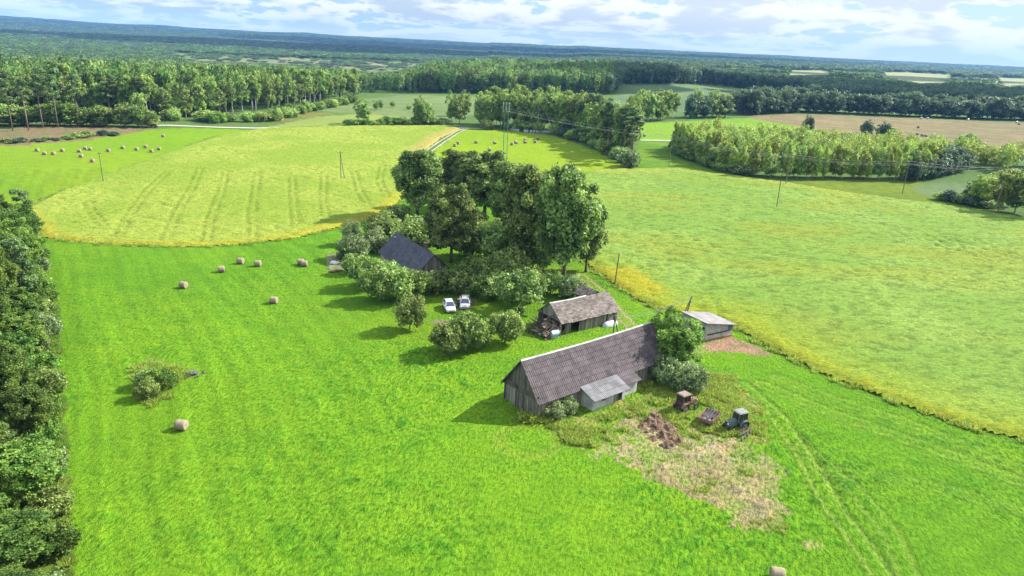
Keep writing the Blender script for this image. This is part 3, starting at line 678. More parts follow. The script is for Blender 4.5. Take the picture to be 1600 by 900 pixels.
mb = MB(); boards(mb, (0, -BH), (BL, -BH), .0, lambda s: BWZ, .26, miss=.01); boards(mb, (BL, BH), (0, BH), .0, lambda s: BWZ, .26); boards(mb, (BL, -BH), (BL, BH), .0, gz, .26)
mb.box((BL/2, 0, 1.3), (BL-.3, 2*BH-.3, 2.55), t=.1); mb.build('wall', MT['board'], barn)
mb = MB(); sg = .16
roofplane(mb, -.42, BL+.4, -BH-.42, BWZ-.42*slope, 0, BRZ, 8, 46, corr=.024, pitch=.30, sag=sg, lap=.05)
roofplane(mb, -.42, BL+.4, BH+.5, BWZ-.5*slope, 0, BRZ, 8, 46, corr=.024, pitch=.30, sag=sg, lap=.05)
mb.build('roof', MT['asbestos'], barn)
mb = MB(); ridgecap(mb, -.45, BL+.42, BRZ+.06, sg, 22, w_=.12); mb.build('ridge_capping', MT['ridge'], barn)
mb = MB()
for s in (-1, 1):
    mb.tube([(-.46, 0, BRZ-.02), (-.46, s*(BH+.42), BWZ-.42*slope-.02)], .06, 4)
for s in (-1, 1): mb.box((-.06, s*(BH-.02), 1.25), (.16, .16, 2.5))
mb.build('barge_board', MT['boarddark'], barn)
mb = MB(); boards(mb, (-.22, .95), (-.22, -.55), .05, lambda s: 2.2, .25); mb.build('door', MT['boarddark'], barn)
# lean-to on the yard side
lt = link('lean_to', None, barn) if False else None
mb = MB()
mb.box((9.7, -5.22, .83), (5.7, .3, 1.66)); mb.box((7.0, -4.2, .83), (.3, 1.75, 1.66)); mb.box((12.4, -4.1, .83), (.3, 1.6, 1.66)); mb.box((14.0, -4.6, .83), (3.0, .28, 1.66)); mb.box((15.4, -3.9, .83), (.28, 1.3, 1.66))
mb.add([(6.86, -3.3, 1.66), (6.86, -5.3, 1.66), (6.86, -3.3, 2.4), (7.12, -3.3, 1.66), (7.12, -5.3, 1.66), (7.12, -3.3, 2.4)], [[0, 1, 2], [5, 4, 3], [1, 4, 5, 2]])
lw = mb.build('lean_to', MT['white'], barn, label='whitewashed lean-to built against the yard side of the barn')
mb = MB(); roofplane(mb, 6.45, 12.9, -6.0, 1.62, -3.15, 2.62, 3, 9, corr=.018, pitch=.25, lap=.03, jit=.01); mb.build('lean_to_roof', MT['asbestoslight'], lw)
mb = MB(); roofplane(mb, 12.95, 15.9, -5.15, 1.70, -3.15, 2.52, 3, 5, corr=.018, pitch=.25, lap=.03, jit=.01); mb.build('lean_to_roof', MT['asbestos'], lw)
mb = MB(); mb.box((8.75, -5.372, 1.2), (.72, .02, .52), t=0); wn = mb.build('window', MT['glass'], lw)
mb = MB()
for dx in (-.36, 0, .36): mb.box((8.75+dx, -5.40, 1.2), (.05, .05, .58))
for dz in (-.27, .27): mb.box((8.75, -5.40, 1.2+dz), (.76, .05, .05))
mb.build('frame', MT['ridge'], wn)
mb = MB(); mb.box((11.7, -5.375, .76), (.72, .03, 1.5), t=0); mb.build('doorway', MT['void'], lw)
mb = MB(); boards(mb, (10.55, -5.42), (11.25, -5.42), .03, lambda s: 1.52, .17); mb.build('door', MT['board'], lw)

# --- the open shed with a fallen end ------------------------------------
ra = at(860, 473, 4.5); SA = math.atan2(*(at(948, 455, 4.5)-ra)[::-1])
shed = empty('open_shed', (ra[0], ra[1], 0), SA, label='grey shingled shed with an open front and a collapsed left end', cat='shed')
SL = 11.6; SH = 2.75; SZ = 2.45; SR = 4.5; ss = (SR-SZ)/SH
mb = MB(); roofplane(mb, -.15, SL+.3, -SH-.5, SZ-.5*ss, 0, SR, 15, 26, lap=.03, jit=.012, sag=.12, ragged=.5); roofplane(mb, -.15, SL+.3, SH+.4, SZ-.4*ss, 0, SR, 15, 26, lap=.03, jit=.012, sag=.12)
mb.build('roof', MT['shingle'], shed)
mb = MB(); ridgecap(mb, -.2, SL*.62, SR+.05, .1, 10, w_=.13); mb.build('ridge_capping', MT['ridge'], shed)
mb = MB(); gz2 = lambda s: SZ+ss*(SH-abs(s-SH))
boards(mb, (3.9, -SH), (SL, -SH), .0, lambda s: SZ-.05, .3, miss=.03); boards(mb, (SL, SH), (-.1, SH), .0, lambda s: SZ, .3); boards(mb, (SL, -SH), (SL, SH), .0, gz2, .3); boards(mb, (.0, SH), (.0, -SH), 2.2, gz2, .24, miss=.06)
boards(mb, (0.0, -SH), (1.9, -SH), .0, lambda s: SZ-.1, .3, miss=.12)
mb.build('wall', MT['board'], shed)
mb = MB()
for x in (0, 1.95, 3.85, 6.2, 8.9, SL): mb = MB(); mb.box((x, -SH-.03, 1.2), (.18, .18, 2.4)); mb.build('post', MT['board'], shed)
mb = MB(); mb.tube([(.4, -SH-.1, .1), (1.6, -SH-.1, 2.1)], .06, 5); mb.build('brace', MT['board'], shed)
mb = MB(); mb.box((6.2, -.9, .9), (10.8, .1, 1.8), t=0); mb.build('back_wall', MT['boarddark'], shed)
mb = MB()
for r_ in range(9):                                             # what is left of the fallen hip: sagging shingle rows
    y = -SH-.4+r_*.30; z0 = 1.15+.16*r_+.12*math.sin(r_*1.7)
    for c_ in range(12):
        if random.random() < .14+.02*r_: continue
        x = -.1-c_*.27-.05*r_; dz = -.09*c_*(1-.02*r_)+random.uniform(-.07, .07)
        if x < -3.3+.16*r_: continue
        mb.box((x, y+random.uniform(-.05, .05), z0+dz), (.30, .36, .04), rot=Euler((.45+random.uniform(-.15, .15), random.uniform(-.3, .1)+.3, random.uniform(-.15, .15))).to_matrix())
mb.build('collapsed_roof', MT['rotten'], shed); mb = MB()
for c_ in range(9):
    for r_ in range(5):
        if random.random() < .2: continue
        mb.box((-1.4-r_*.42+random.uniform(-.1, .1), 2.7-c_*.18-.5+r_*.1, 1.7-.28*r_-.02*c_), (.42, .24, .04), rot=Euler((random.uniform(-.2, .2), .75, random.uniform(-.2, .2))).to_matrix())
mb.build('collapsed_roof', MT['rotten'], shed)
mb = MB()
for i in range(26):
    a = Vector((random.uniform(-3.6, -.1), random.uniform(-2.6, 2.4), random.uniform(.15, .7))); dz = random.uniform(-.2, .9); an = random.uniform(0, 3.14)
    l = random.uniform(.9, 2.6); mb.tube([a, a+Vector((math.cos(an)*l, math.sin(an)*l*.8, dz))], random.uniform(.04, .09), 5)
for i in range(7): mb.tube([(-.05-.02*i, -2.5+.4*i, 2.3+.25*(3-abs(i-3))), (-3.2+.12*i*i*.3, -2.7+.55*i, .6+.05*i)], .055, 5)
boards(mb, (-3.2, -2.3), (-.2, -2.85), .0, lambda s: .75+.1*s, .28, miss=.2); boards(mb, (-3.7, 1.8), (-3.2, -2.3), .0, lambda s: .6, .28, miss=.2)
mb.build('fallen_beams', MT['boarddark'], shed)
# a second roof behind the shed
q = at(921, 452, 2.8); o = empty('outbuilding', (q[0], q[1], 0), SA+RAD(90), label='small hut with a brownish shingle roof just behind the right half of the shed', cat='hut')
mb = MB(); roofplane(mb, -1.9, 1.9, -1.9, 1.9, 0, 3.1, 7, 9, lap=.03); roofplane(mb, -1.9, 1.9, 1.9, 1.9, 0, 3.1, 7, 9, lap=.03); mb.build('roof', MT['shingle'], o)
mb = MB(); gz3 = lambda s: 2.05+.6*(1.6-abs(s-1.6))
boards(mb, (-1.6, -1.6), (1.6, -1.6), 0, lambda s: 2.0, .25); boards(mb, (1.6, 1.6), (-1.6, 1.6), 0, lambda s: 2.0, .25); boards(mb, (-1.6, 1.6), (-1.6, -1.6), 0, gz3, .25); boards(mb, (1.6, -1.6), (1.6, 1.6), 0, gz3, .25); mb.build('wall', MT['board'], o)

# --- the little white brick building --------------------------------------
bq = at(1100.8, 534.6); BQA = RAD(31)
bh = empty('brick_building', (bq[0], bq[1], 0), BQA, label='small white brick building with a pale single-slope roof beside the yellow crop edge', cat='building')
zt = lambda x: 3.05-x*.185
mb = MB(); mb.add([(0, 0, 0), (5.76, 0, 0), (5.76, 5.2, 0), (0, 5.2, 0), (0, 0, zt(0)), (5.76, 0, zt(5.76)), (5.76, 5.2, zt(5.76)), (0, 5.2, zt(0))], [[0, 1, 5, 4], [1, 2, 6, 5], [2, 3, 7, 6], [3, 0, 4, 7], [4, 5, 6, 7]])
mb.build('wall', MT['brickw'], bh)
mb = MB(); mb.box((2.9, -.02, .16), (5.8, .1, .32)); mb.build('plinth', MT['brickred'], bh)
mb = MB()
for i in range(12):
    x = -.32+i*.555; mb.add([(x, -.38, zt(x)+.06), (x+.55, -.38, zt(x+.55)+.06), (x+.55, 5.6, zt(x+.55)+.06), (x, 5.6, zt(x)+.06), (x, -.38, zt(x)+.14), (x+.55, -.38, zt(x+.55)+.14), (x+.55, 5.6, zt(x+.55)+.14), (x, 5.6, zt(x)+.14)], [[3, 2, 1, 0], [4, 5, 6, 7], [0, 1, 5, 4], [1, 2, 6, 5], [2, 3, 7, 6], [3, 0, 4, 7]])
mb.build('roof', MT['felt'], bh)
mb = MB(); mb.tube([(-.33, -.40, zt(-.33)+.04), (6.35, -.40, zt(6.35)+.04)], .05, 4); mb.tube([(-.34, -.40, zt(-.33)+.04), (-.34, 5.6, zt(-.33)+.04)], .05, 4); mb.build('fascia', MT['boarddark'], bh)
mb = MB()
for i in range(11): mb.box((.55+i*.43, -.02, 1.12), (.30, .06, .22), t=.1)
mb.build('vent_row', MT['void'], bh)
mb = MB(); mb.box((-.02, 2.6, 1.15), (.08, 1.1, 2.1)); mb.build('door', MT['rustdoor'], bh)
mb = MB(); mb.box((-.0, .55, 2.1), (.06, .45, .4)); mb.build('window', MT['glass'], bh)
mb = MB(); mb.box((5.2, -.03, 1.5), (.9, .05, .9)); mb.build('panel', MT['asbestoslight'], bh)

# --- the dwelling house ----------------------------------------------------
HO = (-23.0, 137.4); HA = RAD(-58)
house = empty('farmhouse', (HO[0], HO[1], 0), HA, label='old farmhouse with a steep dark slate-blue roof and cream side wall among the fruit trees', cat='house')
HLn, HH, HZ, HR = 16.6, 3.4, 2.9, 6.2; hs = (HR-HZ)/HH
mb = MB(); roofplane(mb, -.4, HLn+.4, -HH-.5, HZ-.5*hs, 0, HR, 16, 34, lap=.03, jit=.01); roofplane(mb, -.4, HLn+.4, HH+.5, HZ-.5*hs, 0, HR, 16, 34, lap=.03, jit=.01); mb.build('roof', MT['slate'], house)
mb = MB(); ridgecap(mb, -.42, HLn+.42, HR+.05, 0, 16, w_=.12); mb.build('ridge_capping', MT['asbestos'], house)
mb = MB(); mb.box((HLn/2, 0, 1.45), (HLn, 2*HH, 2.9)); mb.build('wall', simple('cream_render', (.46, .40, .29), .9, .3, .8, tintamt=.05), house)
mb = MB(); mb.box((HLn/2, 0, .22), (HLn+.1, 2*HH+.1, .44)); mb.build('plinth', MT['brickred'], house)
mb = MB(); gz4 = lambda s: HZ+hs*(HH-abs(s-HH))-.03
boards(mb, (HLn+.06, -HH), (HLn+.06, HH), 2.4, gz4, .22); mb.build('gable_boarding', MT['boarddark'], house)
mb = MB(); boards(mb, (-.06, HH), (-.06, -HH), 2.4, gz4, .22); mb.build('gable_boarding', MT['boarddark'], house)
for x in (2.4, 5.2, 8.6, 11.4, 14.2):
    mb = MB(); mb.box((x, -HH-.012, 1.75), (.9, .03, 1.1), t=0); wn = mb.build('window', MT['glass'], house)
    mb = MB()
    for dx in (-.46, 0, .46): mb.box((x+dx, -HH-.04, 1.75), (.06, .06, 1.2))
    for dz in (-.57, .57): mb.box((x, -HH-.04, 1.75+dz), (1.0, .06, .06))
    mb.build('frame', MT['ridge'], wn)
for x in (12.3,):
    mb = MB()
    for k in range(9): mb.box((x, .55, 5.3+k*.2), (.62, .62, .19))
    mb.box((x, .55, 7.1), (.76, .76, .14)); ch = mb.build('chimney', simple('sooty_brick', (.13, .085, .07), .95, .5, 3, tintamt=.4), house)
mb = MB(); mb.box((1.0, -.8, 5.55), (.5, .28, .12), rot=Euler((.77, 0, 0)).to_matrix()); mb.build('roof_patch', MT['ridge'], house, label='small pale patch near the left end of the ridge')

# ------------------------------------------------------------------ vehicles
MT['tyre'] = simple('tyre_rubber', (.025, .024, .023), .9, .2, 4)
MT['paintwhite'] = simple('white_paint', (.46, .48, .52), .25, .05, 2, tintamt=.02, spec=.5)
MT['paintsilver'] = simple('silver_beige_paint', (.27, .262, .255), .3, .06, 2, tintamt=.02, spec=.5)
MT['lamp'] = simple('lamp_glass', (.55, .55, .52), .15, .1, 5, spec=.7)
MT['carglass'] = simple('car_glass', (.015, .03, .075), .08, .1, 1, spec=.8)
def tyre(mb, c, r, wd_, axis=(0, 1, 0), lug=0):
    """rounded tyre with a hollow for the rim"""
    c = Vector(c); n = 28; prof = [(r*.60, wd_*.38), (r*.72, wd_*.5), (r*.93, wd_*.5), (r, wd_*.32), (r, -wd_*.32), (r*.93, -wd_*.5), (r*.72, -wd_*.5), (r*.60, -wd_*.38)]
    rows = []
    for i in range(n+1):
        a = 2*math.pi*i/n; lg = 1+lug*(i % 2)
        rows.append([(c.x+p[0]*(lg if p[0] > r*.9 else 1)*math.cos(a), c.y+p[1], c.z+p[0]*(lg if p[0] > r*.9 else 1)*math.sin(a)) for p in prof])
    mb.grid(rows)
def wheel(parent, c, r, wd_, rimmat, lug=0, side=1):
    mb = MB(); tyre(mb, (0, 0, 0), r, wd_, lug=lug); wh = mb.build('wheel', MT['tyre'], parent, c, smoothf=False)
    mb = MB(); mb.disc((0, 0, 0), (0, 1, 0), r*.61, wd_*.45, 20); mb.disc((0, side*wd_*.25, 0), (0, 1, 0), r*.22, wd_*.35, 10)
    for k in range(6): a = k*math.pi/3; mb.disc((r*.4*math.cos(a), side*wd_*.24, r*.4*math.sin(a)), (0, 1, 0), r*.06, .05, 6)
    mb.build('rim', rimmat, wh)
    return wh
def car(name, q, rz, paint, label, estate=False, dooropen=False):
    o = empty(name, (q[0], q[1], 0), rz, label=label, cat='car', group='cars parked on the shaded grass')
    L_ = 4.25; hw = .86
    # body: sections from nose (+x) to tail
    secs = [(2.12, .32, .50, .60), (2.05, .24, .66, .76), (1.75, .20, .76, .83), (1.2, .19, .84, .86), (.75, .19, .90, .87), (0, .19, .92, .88), (-1.0, .19, .94, .88), (-1.7, .22, .96, .86), (-2.02, .28, .92, .80), (-2.12, .40, .80, .70)]
    mb = MB(); rows = []
    for x, zb, zt_, wv in secs:
        rows.append([(x, -wv*.90, zb), (x, -wv, zb+.18), (x, -wv, (zb+zt_)/2+.05), (x, -wv*.94, zt_-.04), (x, -wv*.78, zt_), (x, 0, zt_+.03), (x, wv*.78, zt_), (x, wv*.94, zt_-.04), (x, wv, (zb+zt_)/2+.05), (x, wv, zb+.18), (x, wv*.90, zb), (x, 0, zb)])
    rows = [r_+[r_[0]] for r_ in rows]; mb.grid(rows)
    for r_, fl_ in ((rows[0], 1), (rows[-1], -1)): mb.add(r_[:-1], [list(range(12))[::fl_]])
    mb.build('body', paint, o, smoothf=True)
    # cabin
    xf, xt, xr, xb = (1.05, .35, -1.25, -1.75) if not estate else (1.0, .4, -1.75, -2.02)
    zr = 1.44
    mb = MB()
    for sx in (0,): mb.add([(xt, -.60, zr), (xt, .60, zr), (xr, .60, zr), (xr, -.60, zr), (xt-.1, -.55, zr+.05), (xt-.1, .55, zr+.05), (xr+.1, .55, zr+.04), (xr+.1, -.55, zr+.04)], [[4, 5, 6, 7], [0, 1, 5, 4], [1, 2, 6, 5], [2, 3, 7, 6], [3, 0, 4, 7], [3, 2, 1, 0]])
    for s in (-1, 1):
        mb.tube([(xf, s*.76, .92), (xt, s*.60, zr)], .045, 5); mb.tube([(xb, s*.76, .94), (xr, s*.60, zr)], .06, 5); mb.tube([(-.35, s*.80, .92), (-.35, s*.61, zr)], .04, 5)
    mb.build('roof', paint, o)
    mb = MB(); mb.add([(xf, -.74, .925), (xf, .74, .925), (xt+.01, .585, zr-.01), (xt+.01, -.585, zr-.01), (xb, -.74, .95), (xb, .74, .95), (xr-.01, .585, zr-.01), (xr-.01, -.585, zr-.01)], [[0, 1, 2, 3], [5, 4, 7, 6], [0, 3, 7, 4], [1, 5, 6, 2]])
    mb.build('window_glass', MT['carglass'], o, label='dark windscreen and side windows')
    for x in (1.32, -1.28):
        for s in (-1, 1): wheel(o, (x, s*.76, .31), .31, .2, MT['paintsilver'], side=s)
    for s in (-1, 1):
        mb = MB(); mb.blob((2.0, s*.58, .62), (.11, .17, .09), seg=8, rough=0); mb.build('headlight', MT['lamp'], o, smoothf=True)
        mb = MB(); mb.blob((.82, s*.96, .98), (.07, .10, .07), seg=6, rough=0); mb.build('wing_mirror', paint, o)
    mb = MB(); mb.box((2.10, 0, .48), (.06, .8, .14), t=0); mb.build('grille', MT['void'], o)
    mb = MB(); mb.box((2.14, 0, .40), (.03, .5, .10), t=1); mb.build('number_plate', MT['ridge'], o)
    if dooropen:
        for s in (-1, 1):
            mb = MB(); mb.add([(.72, s*.86, .28), (-.05, s*1.45, .28), (-.05, s*1.45, .92), (.72, s*.86, .92), (.5, s*.98, 1.36), (-.02, s*1.38, 1.36)], [[0, 1, 2, 3], [3, 2, 5, 4]], 0); mb.add([(.72, s*.90, .28), (-.05, s*1.49, .28), (-.05, s*1.49, .92), (.72, s*.90, .92)], [[3, 2, 1, 0]], 0); mb.build('open_door', MT['void'], o, label='dark open front door')
    return o
c1 = (at(704, 491)+at(700, 475))/2; c1 = np.array([-10.25, 112.3]); car('parked_car', c1, RAD(-75), MT['paintwhite'], 'white hatchback with a blue windscreen, left of the two cars on the grass')
c2 = np.array([-7.75, 114.1]); car('parked_car', c2, RAD(-88), MT['paintsilver'], 'silver-beige estate car with its front doors open, right of the two cars', True, True)

MT['tractororange'] = simple('faded_orange_paint', (.17, .075, .045), .8, .3, 3, col2=(.13, .085, .065))
MT['tractorroof'] = simple('faded_pink_roof', (.19, .14, .12), .85, .4, 2, col2=(.13, .10, .085))
MT['tractorblue'] = simple('faded_blue_green_paint', (.042, .07, .07), .7, .3, 3, col2=(.11, .135, .13))
MT['tractorwhite'] = simple('chalky_white_roof', (.25, .255, .235), .8, .3, 2, col2=(.18, .18, .16))
MT['iron'] = simple('dark_iron', (.05, .045, .042), .7, .3, 4, col2=(.09, .06, .045))
MT['rimbeige'] = simple('dusty_rim', (.28, .245, .18), .9, .3, 3)
MT['rimdark'] = simple('dull_rim', (.16, .15, .13), .8, .3, 3)
MT['steel'] = simple('bare_steel', (.20, .19, .185), .45, .3, 4, metal=.4)
def tractor(q, rz, hood, roofm, rimm, label, kk=1.0, group='old tractors on the yard'):
    o = empty('tractor', (q[0], q[1], 0), rz, label=label, cat='tractor', group=group)
    mb = MB()                                                   # bonnet with a rounded top
    rows = []
    for x, wv, zb, zt_ in ((1.72, .26, .78, 1.28), (1.66, .30, .70, 1.36), (1.1, .32, .70, 1.42), (.30, .34, .72, 1.50)):
        rows.append([(x, -wv, zb), (x, -wv, zt_-.14), (x, -wv*.75, zt_-.02), (x, 0, zt_+.02), (x, wv*.75, zt_-.02), (x, wv, zt_-.14), (x, wv, zb), (x, -wv, zb)])
    mb.grid(rows); mb.add(rows[0][:-1], [list(range(7))]); mb.add(rows[-1][:-1], [list(range(7))[::-1]])
    bo = mb.build('bonnet', hood, o)
    mb = MB(); mb.box((1.735, 0, 1.03), (.03, .40, .42), t=0)
    for k in range(5): mb.box((1.755, 0, .87+k*.08), (.02, .38, .02), t=.8)
    mb.build('grille', MT['iron'], bo)
    for s in (-1, 1): mb = MB(); mb.disc((1.70, s*.33, 1.12), (1, 0, 0), .09, .1, 12); mb.build('headlight', MT['lamp'], o)
    mb = MB(); mb.box((.55, 0, .62), (2.1, .34, .32)); mb.box((-.55, 0, .62), (.8, .5, .42)); mb.box((1.35, 0, .48), (.16, 1.15, .12)); mb.box((-.62, 0, .62), (.2, 1.2, .2)); mb.box((.85, -.3, .80), (.5, .14, .28)); mb.box((-1.15, 0, .45), (.5, .1, .08)); mb.build('chassis', MT['iron'], o)
    mb = MB(); pts = [(-1.02, .54), (-1.02, .62), (.28, .62)]
    z0, z1 = .95, 2.20
    corners = [(.34, .50), (-.98, .56)]
    for s in (-1, 1):
        mb.tube([(.40, s*.52, z0), (.22, s*.52, z1)], .035, 5); mb.tube([(-.35, s*.58, z0+.25), (-.35, s*.55, z1)], .03, 5); mb.tube([(-1.05, s*.56, z0+.15), (-.98, s*.54, z1)], .035, 5); mb.tube([(.40, s*.52, z0+.35), (-1.05, s*.56, z0+.40)], .03, 5)
    for x, z in ((.40, z0+.35), (-1.05, z0+.4), (.22, z1), (-.98, z1)): mb.tube([(x, -.53, z), (x, .53, z)], .03, 5)
    mb.box((-.35, 0, 1.05), (1.3, 1.0, .08)); cb = mb.build('cab_frame', hood, o)
    mb = MB()
    for s in (-1, 1): mb.add([(.36, s*.53, z0+.36), (-1.0, s*.565, z0+.42), (-.95, s*.545, z1-.03), (.22, s*.525, z1-.03)], [[0, 1, 2, 3]], 0)
    mb.add([(.385, -.49, z0+.4), (.385, .49, z0+.4), (.235, .49, z1-.03), (.235, -.49, z1-.03)], [[0, 1, 2, 3]], 0); mb.add([(-1.03, -.5, z0+.42), (-1.03, .5, z0+.42), (-.97, .5, z1-.03), (-.97, -.5, z1-.03)], [[3, 2, 1, 0]], 0)
    mb.build('cab_window', MT['glass'], cb)
    mb = MB(); mb.box((-.38, 0, z1+.06), (1.50, 1.28, .10)); mb.box((-.38, 0, z1+.13), (1.25, 1.05, .06)); mb.build('cab_roof', roofm, o, bevel=.02)
    for s in (-1, 1):
        mb = MB(); rws = []
        for k in range(9):
            a = math.pi*(.08+.84*k/8); rws.append([(-.62+.68*math.cos(a), s*.50, .62+.68*math.sin(a)), (-.62+.68*math.cos(a), s*.86, .62+.68*math.sin(a)), (-.62+.64*math.cos(a), s*.86, .62+.64*math.sin(a))])
        mb.grid(rws); mb.build('mudguard', hood, o)
        wheel(o, (-.62, s*.68, .60), .60, .30, rimm, lug=.035, side=s); wheel(o, (1.35, s*.60, .36), .36, .18, rimm, lug=.02, side=s)
    mb = MB(); mb.tube([(.9, -.28, 1.4), (.9, -.28, 1.95), (.84, -.28, 2.05)], .035, 7); mb.build('exhaust_pipe', MT['iron'], o)
    mb = MB(); mb.box((-.55, 0, 1.22), (.42, .44, .1)); mb.box((-.75, 0, 1.42), (.08, .44, .36)); mb.build('seat', MT['iron'], o)
    mb = MB(); mb.tube([(.30, 0, 1.2), (.05, 0, 1.52)], .02, 5); mb.disc((.03, 0, 1.54), (-.6, 0, .8), .18, .03, 14); mb.build('steering_wheel', MT['iron'], o)
    o.scale = (kk, kk, kk)
    return o
t1 = at(1072, 641)
tractor((22.05, 80.55), RAD(35), MT['tractororange'], MT['tractorroof'], MT['rimbeige'], 'old tractor with a faded orange bonnet and pinkish cab roof by the grey bushes', 1.0)
tractor((27.3, 76.35), RAD(205), MT['tractorblue'], MT['tractorwhite'], MT['rimdark'], 'old blue-green tractor with a white cab roof standing next to the plough', .98)
# trailer
tq = (24.3, 77.6); tr = empty('trailer', (tq[0], tq[1], 0), RAD(57), label='low rusty red flatbed trailer loaded with steel frames between the two tractors', cat='trailer')
MT['rustred'] = simple('rusty_red_paint', (.15, .06, .042), .9, .4, 3, col2=(.17, .115, .085)); MT['plankbed'] = simple('trailer_planks', (.12, .10, .09), .9, .4, 3)
mb = MB(); mb.box((0, 0, .62), (2.9, 1.75, .08)); mb.build('bed', MT['plankbed'], tr)
for nm, c, d in (('side_panel', (0, -.88, .85), (2.95, .05, .42)), ('side_panel', (0, .88, .85), (2.95, .05, .42)), ('tailboard', (-1.47, 0, .85), (.05, 1.75, .42)), ('tailboard', (1.47, 0, .85), (.05, 1.75, .42))):
    mb = MB(); mb.box(c, d)
    for k in range(5):
        f = -1+k*.5
        if nm == 'side_panel': mb.box((c[0]+f*1.4, c[1]+(.03 if c[1] > 0 else -.03), c[2]), (.06, .04, .44))
        else: mb.box((c[0]+(.03 if c[0] > 0 else -.03), f*.82, c[2]), (.04, .06, .44))
    mb.build(nm, MT['rustred'], tr)
mb = MB(); mb.box((0, -.35, .5), (2.8, .1, .14)); mb.box((0, .35, .5), (2.8, .1, .14)); mb.box((0, 0, .42), (.1, 1.5, .1)); mb.tube([(1.4, -.4, .45), (2.5, 0, .4)], .05, 5); mb.tube([(1.4, .4, .45), (2.5, 0, .4)], .05, 5); mb.build('drawbar', MT['iron'], tr)
for s in (-1, 1): wheel(tr, (-.1, s*.78, .36), .36, .2, MT['rimdark'], side=s)
fq = empty('steel_frame', (tq[0]+.35, tq[1]+.4, .68), RAD(57), label='bundle of grey steel harrow frames lying on the rusty trailer', cat='farm implement')
mb = MB()
for i in range(5): mb.tube([(-.9+i*.42, -.65, .28+.05*(i % 2)), (-.7+i*.42, .65, .42)], .035, 5)
for j in range(4): mb.tube([(-1.0, -.55+j*.36, .36), (1.0, -.5+j*.36, .40)], .03, 5)
for i in range(5):
    for j in range(4): mb.tube([(-.85+i*.42, -.55+j*.36, .05), (-.85+i*.42, -.55+j*.36, .42)], .025, 4)
mb.build('tine_frame', MT['steel'], fq)
mb = MB()
for k in range(5): mb.box((-1.1+random.uniform(-.3, .3), random.uniform(-.5, .5), .12), (.7, .28, .16), rz=random.uniform(-.6, .6))
mb.build('scrap_sheet', MT['steel'], fq)
pq = at(1163, 682); pl = empty('plough', (pq[0], pq[1], 0), RAD(22), label='rusty mounted plough with curved shares standing in front of the blue-green tractor', cat='plough')
mb = MB(); mb.tube([(-1.0, -.5, .62), (1.2, .55, .62)], .06, 5); mb.tube([(-1.0, .1, .60), (1.1, .9, .60)], .05, 5)
for k in range(4): f = k/3; mb.tube([(-.9+1.9*f, -.45+.95*f, .62), (-.95+1.9*f, .1+.8*f, .60)], .04, 4)
mb.tube([(-.2, .2, .62), (-.3, .6, 1.15), (-.4, .9, .62)], .04, 5); pf = mb.build('frame', MT['iron'], pl)
for k in range(4):
    f = k/3; bx, by = -.95+2.0*f, -.5+1.0*f; mb = MB(); mb.tube([(bx, by, .62), (bx+.05, by-.1, .35), (bx-.1, by-.28, .08)], .035, 5)
    rws = []
    for i in range(5): a = i/4; rws.append([(bx-.1+.38*a, by-.42+.22*a*a, .04+.02*i), (bx-.12+.34*a, by-.30+.25*a*a, .22+.04*i), (bx-.02+.26*a, by-.14+.2*a, .38+.02*i)])
    mb.grid(rws); mb.build('share', MT['iron'], pl)
q = ground(237, 199.5); tractor((q[0], q[1]), RAD(10), MT['tractororange'], MT['iron'], MT['rimdark'], 'distant dark reddish machine parked at the left end of the gravel road', 1.35, None)
q = ground(226, 200.5); ft = empty('log_trailer', (q[0], q[1], 0), RAD(10), label='distant log trailer beside the reddish machine at the gravel road end', cat='trailer')
mb = MB(); mb.box((0, 0, .8), (5.0, .3, .25)); mb.build('chassis', MT['iron'], ft)
for x in (-1.8, 0, 1.8):
    mb = MB(); mb.tube([(x, -.9, 2.2), (x, -.9, .9), (x, .9, .9), (x, .9, 2.2)], .07, 5); mb.build('bolster', MT['rustred'], ft)
for x in (-1.2, -.1):
    for s_ in (-1, 1): wheel(ft, (x, s_*.8, .5), .5, .35, MT['rimdark'], side=s_)
# manure heap
hq = at(1027, 676); P = W([(990, 668), (1003, 655), (1018, 640), (1040, 655), (1062, 672), (1080, 695), (1050, 708), (1020, 695)])
cx, cy = np.mean([p[0] for p in P]), np.mean([p[1] for p in P]); sp_ = .09; xs = np.arange(cx-5, cx+5, sp_); ys = np.arange(cy-5, cy+5, sp_); X, Y = np.meshgrid(xs, ys, indexing='ij')
jx, jy = X+(fbm(X, Y, 301, 3)-.5)*1.4, Y+(fbm(X+9, Y, 302, 3)-.5)*1.4
ins = pip(jx, jy, P); e = pdist(X, Y, P); H = smooth(0, .9, e)*(.12+.88*smooth(.25, .8, fbm(X/.55, Y/.55, 303, 4)))*.6-.03
cell = ins[:-1, :-1] & ins[1:, :-1] & ins[1:, 1:] & ins[:-1, 1:]; use = np.zeros(X.shape, bool)
for a_, b_ in ((slice(0, -1), slice(0, -1)), (slice(1, None), slice(0, -1)), (slice(1, None), slice(1, None)), (slice(0, -1), slice(1, None))): use[a_, b_] |= cell
vid = -np.ones(X.shape, int); vid[use] = np.arange(use.sum())
MT['manure'] = simple('manure', (.075, .043, .027), 1, .5, 1.3, col2=(.19, .13, .08), tintamt=.45, bumpd=.2)
V = np.stack([X[use]-cx, Y[use]-cy, H[use]], 1); Q = np.stack([vid[:-1, :-1][cell], vid[1:, :-1][cell], vid[1:, 1:][cell], vid[:-1, 1:][cell]], 1)
link('manure_heap', npmesh('manure_heap', V, Q, MT['manure'], {'tint': ('FACE', 'FLOAT', RNG.random(len(Q)))}), None, (cx, cy, 0), kind='stuff', label='brown heap of manure and soil spread on the yard in front of the barn', cat='manure')

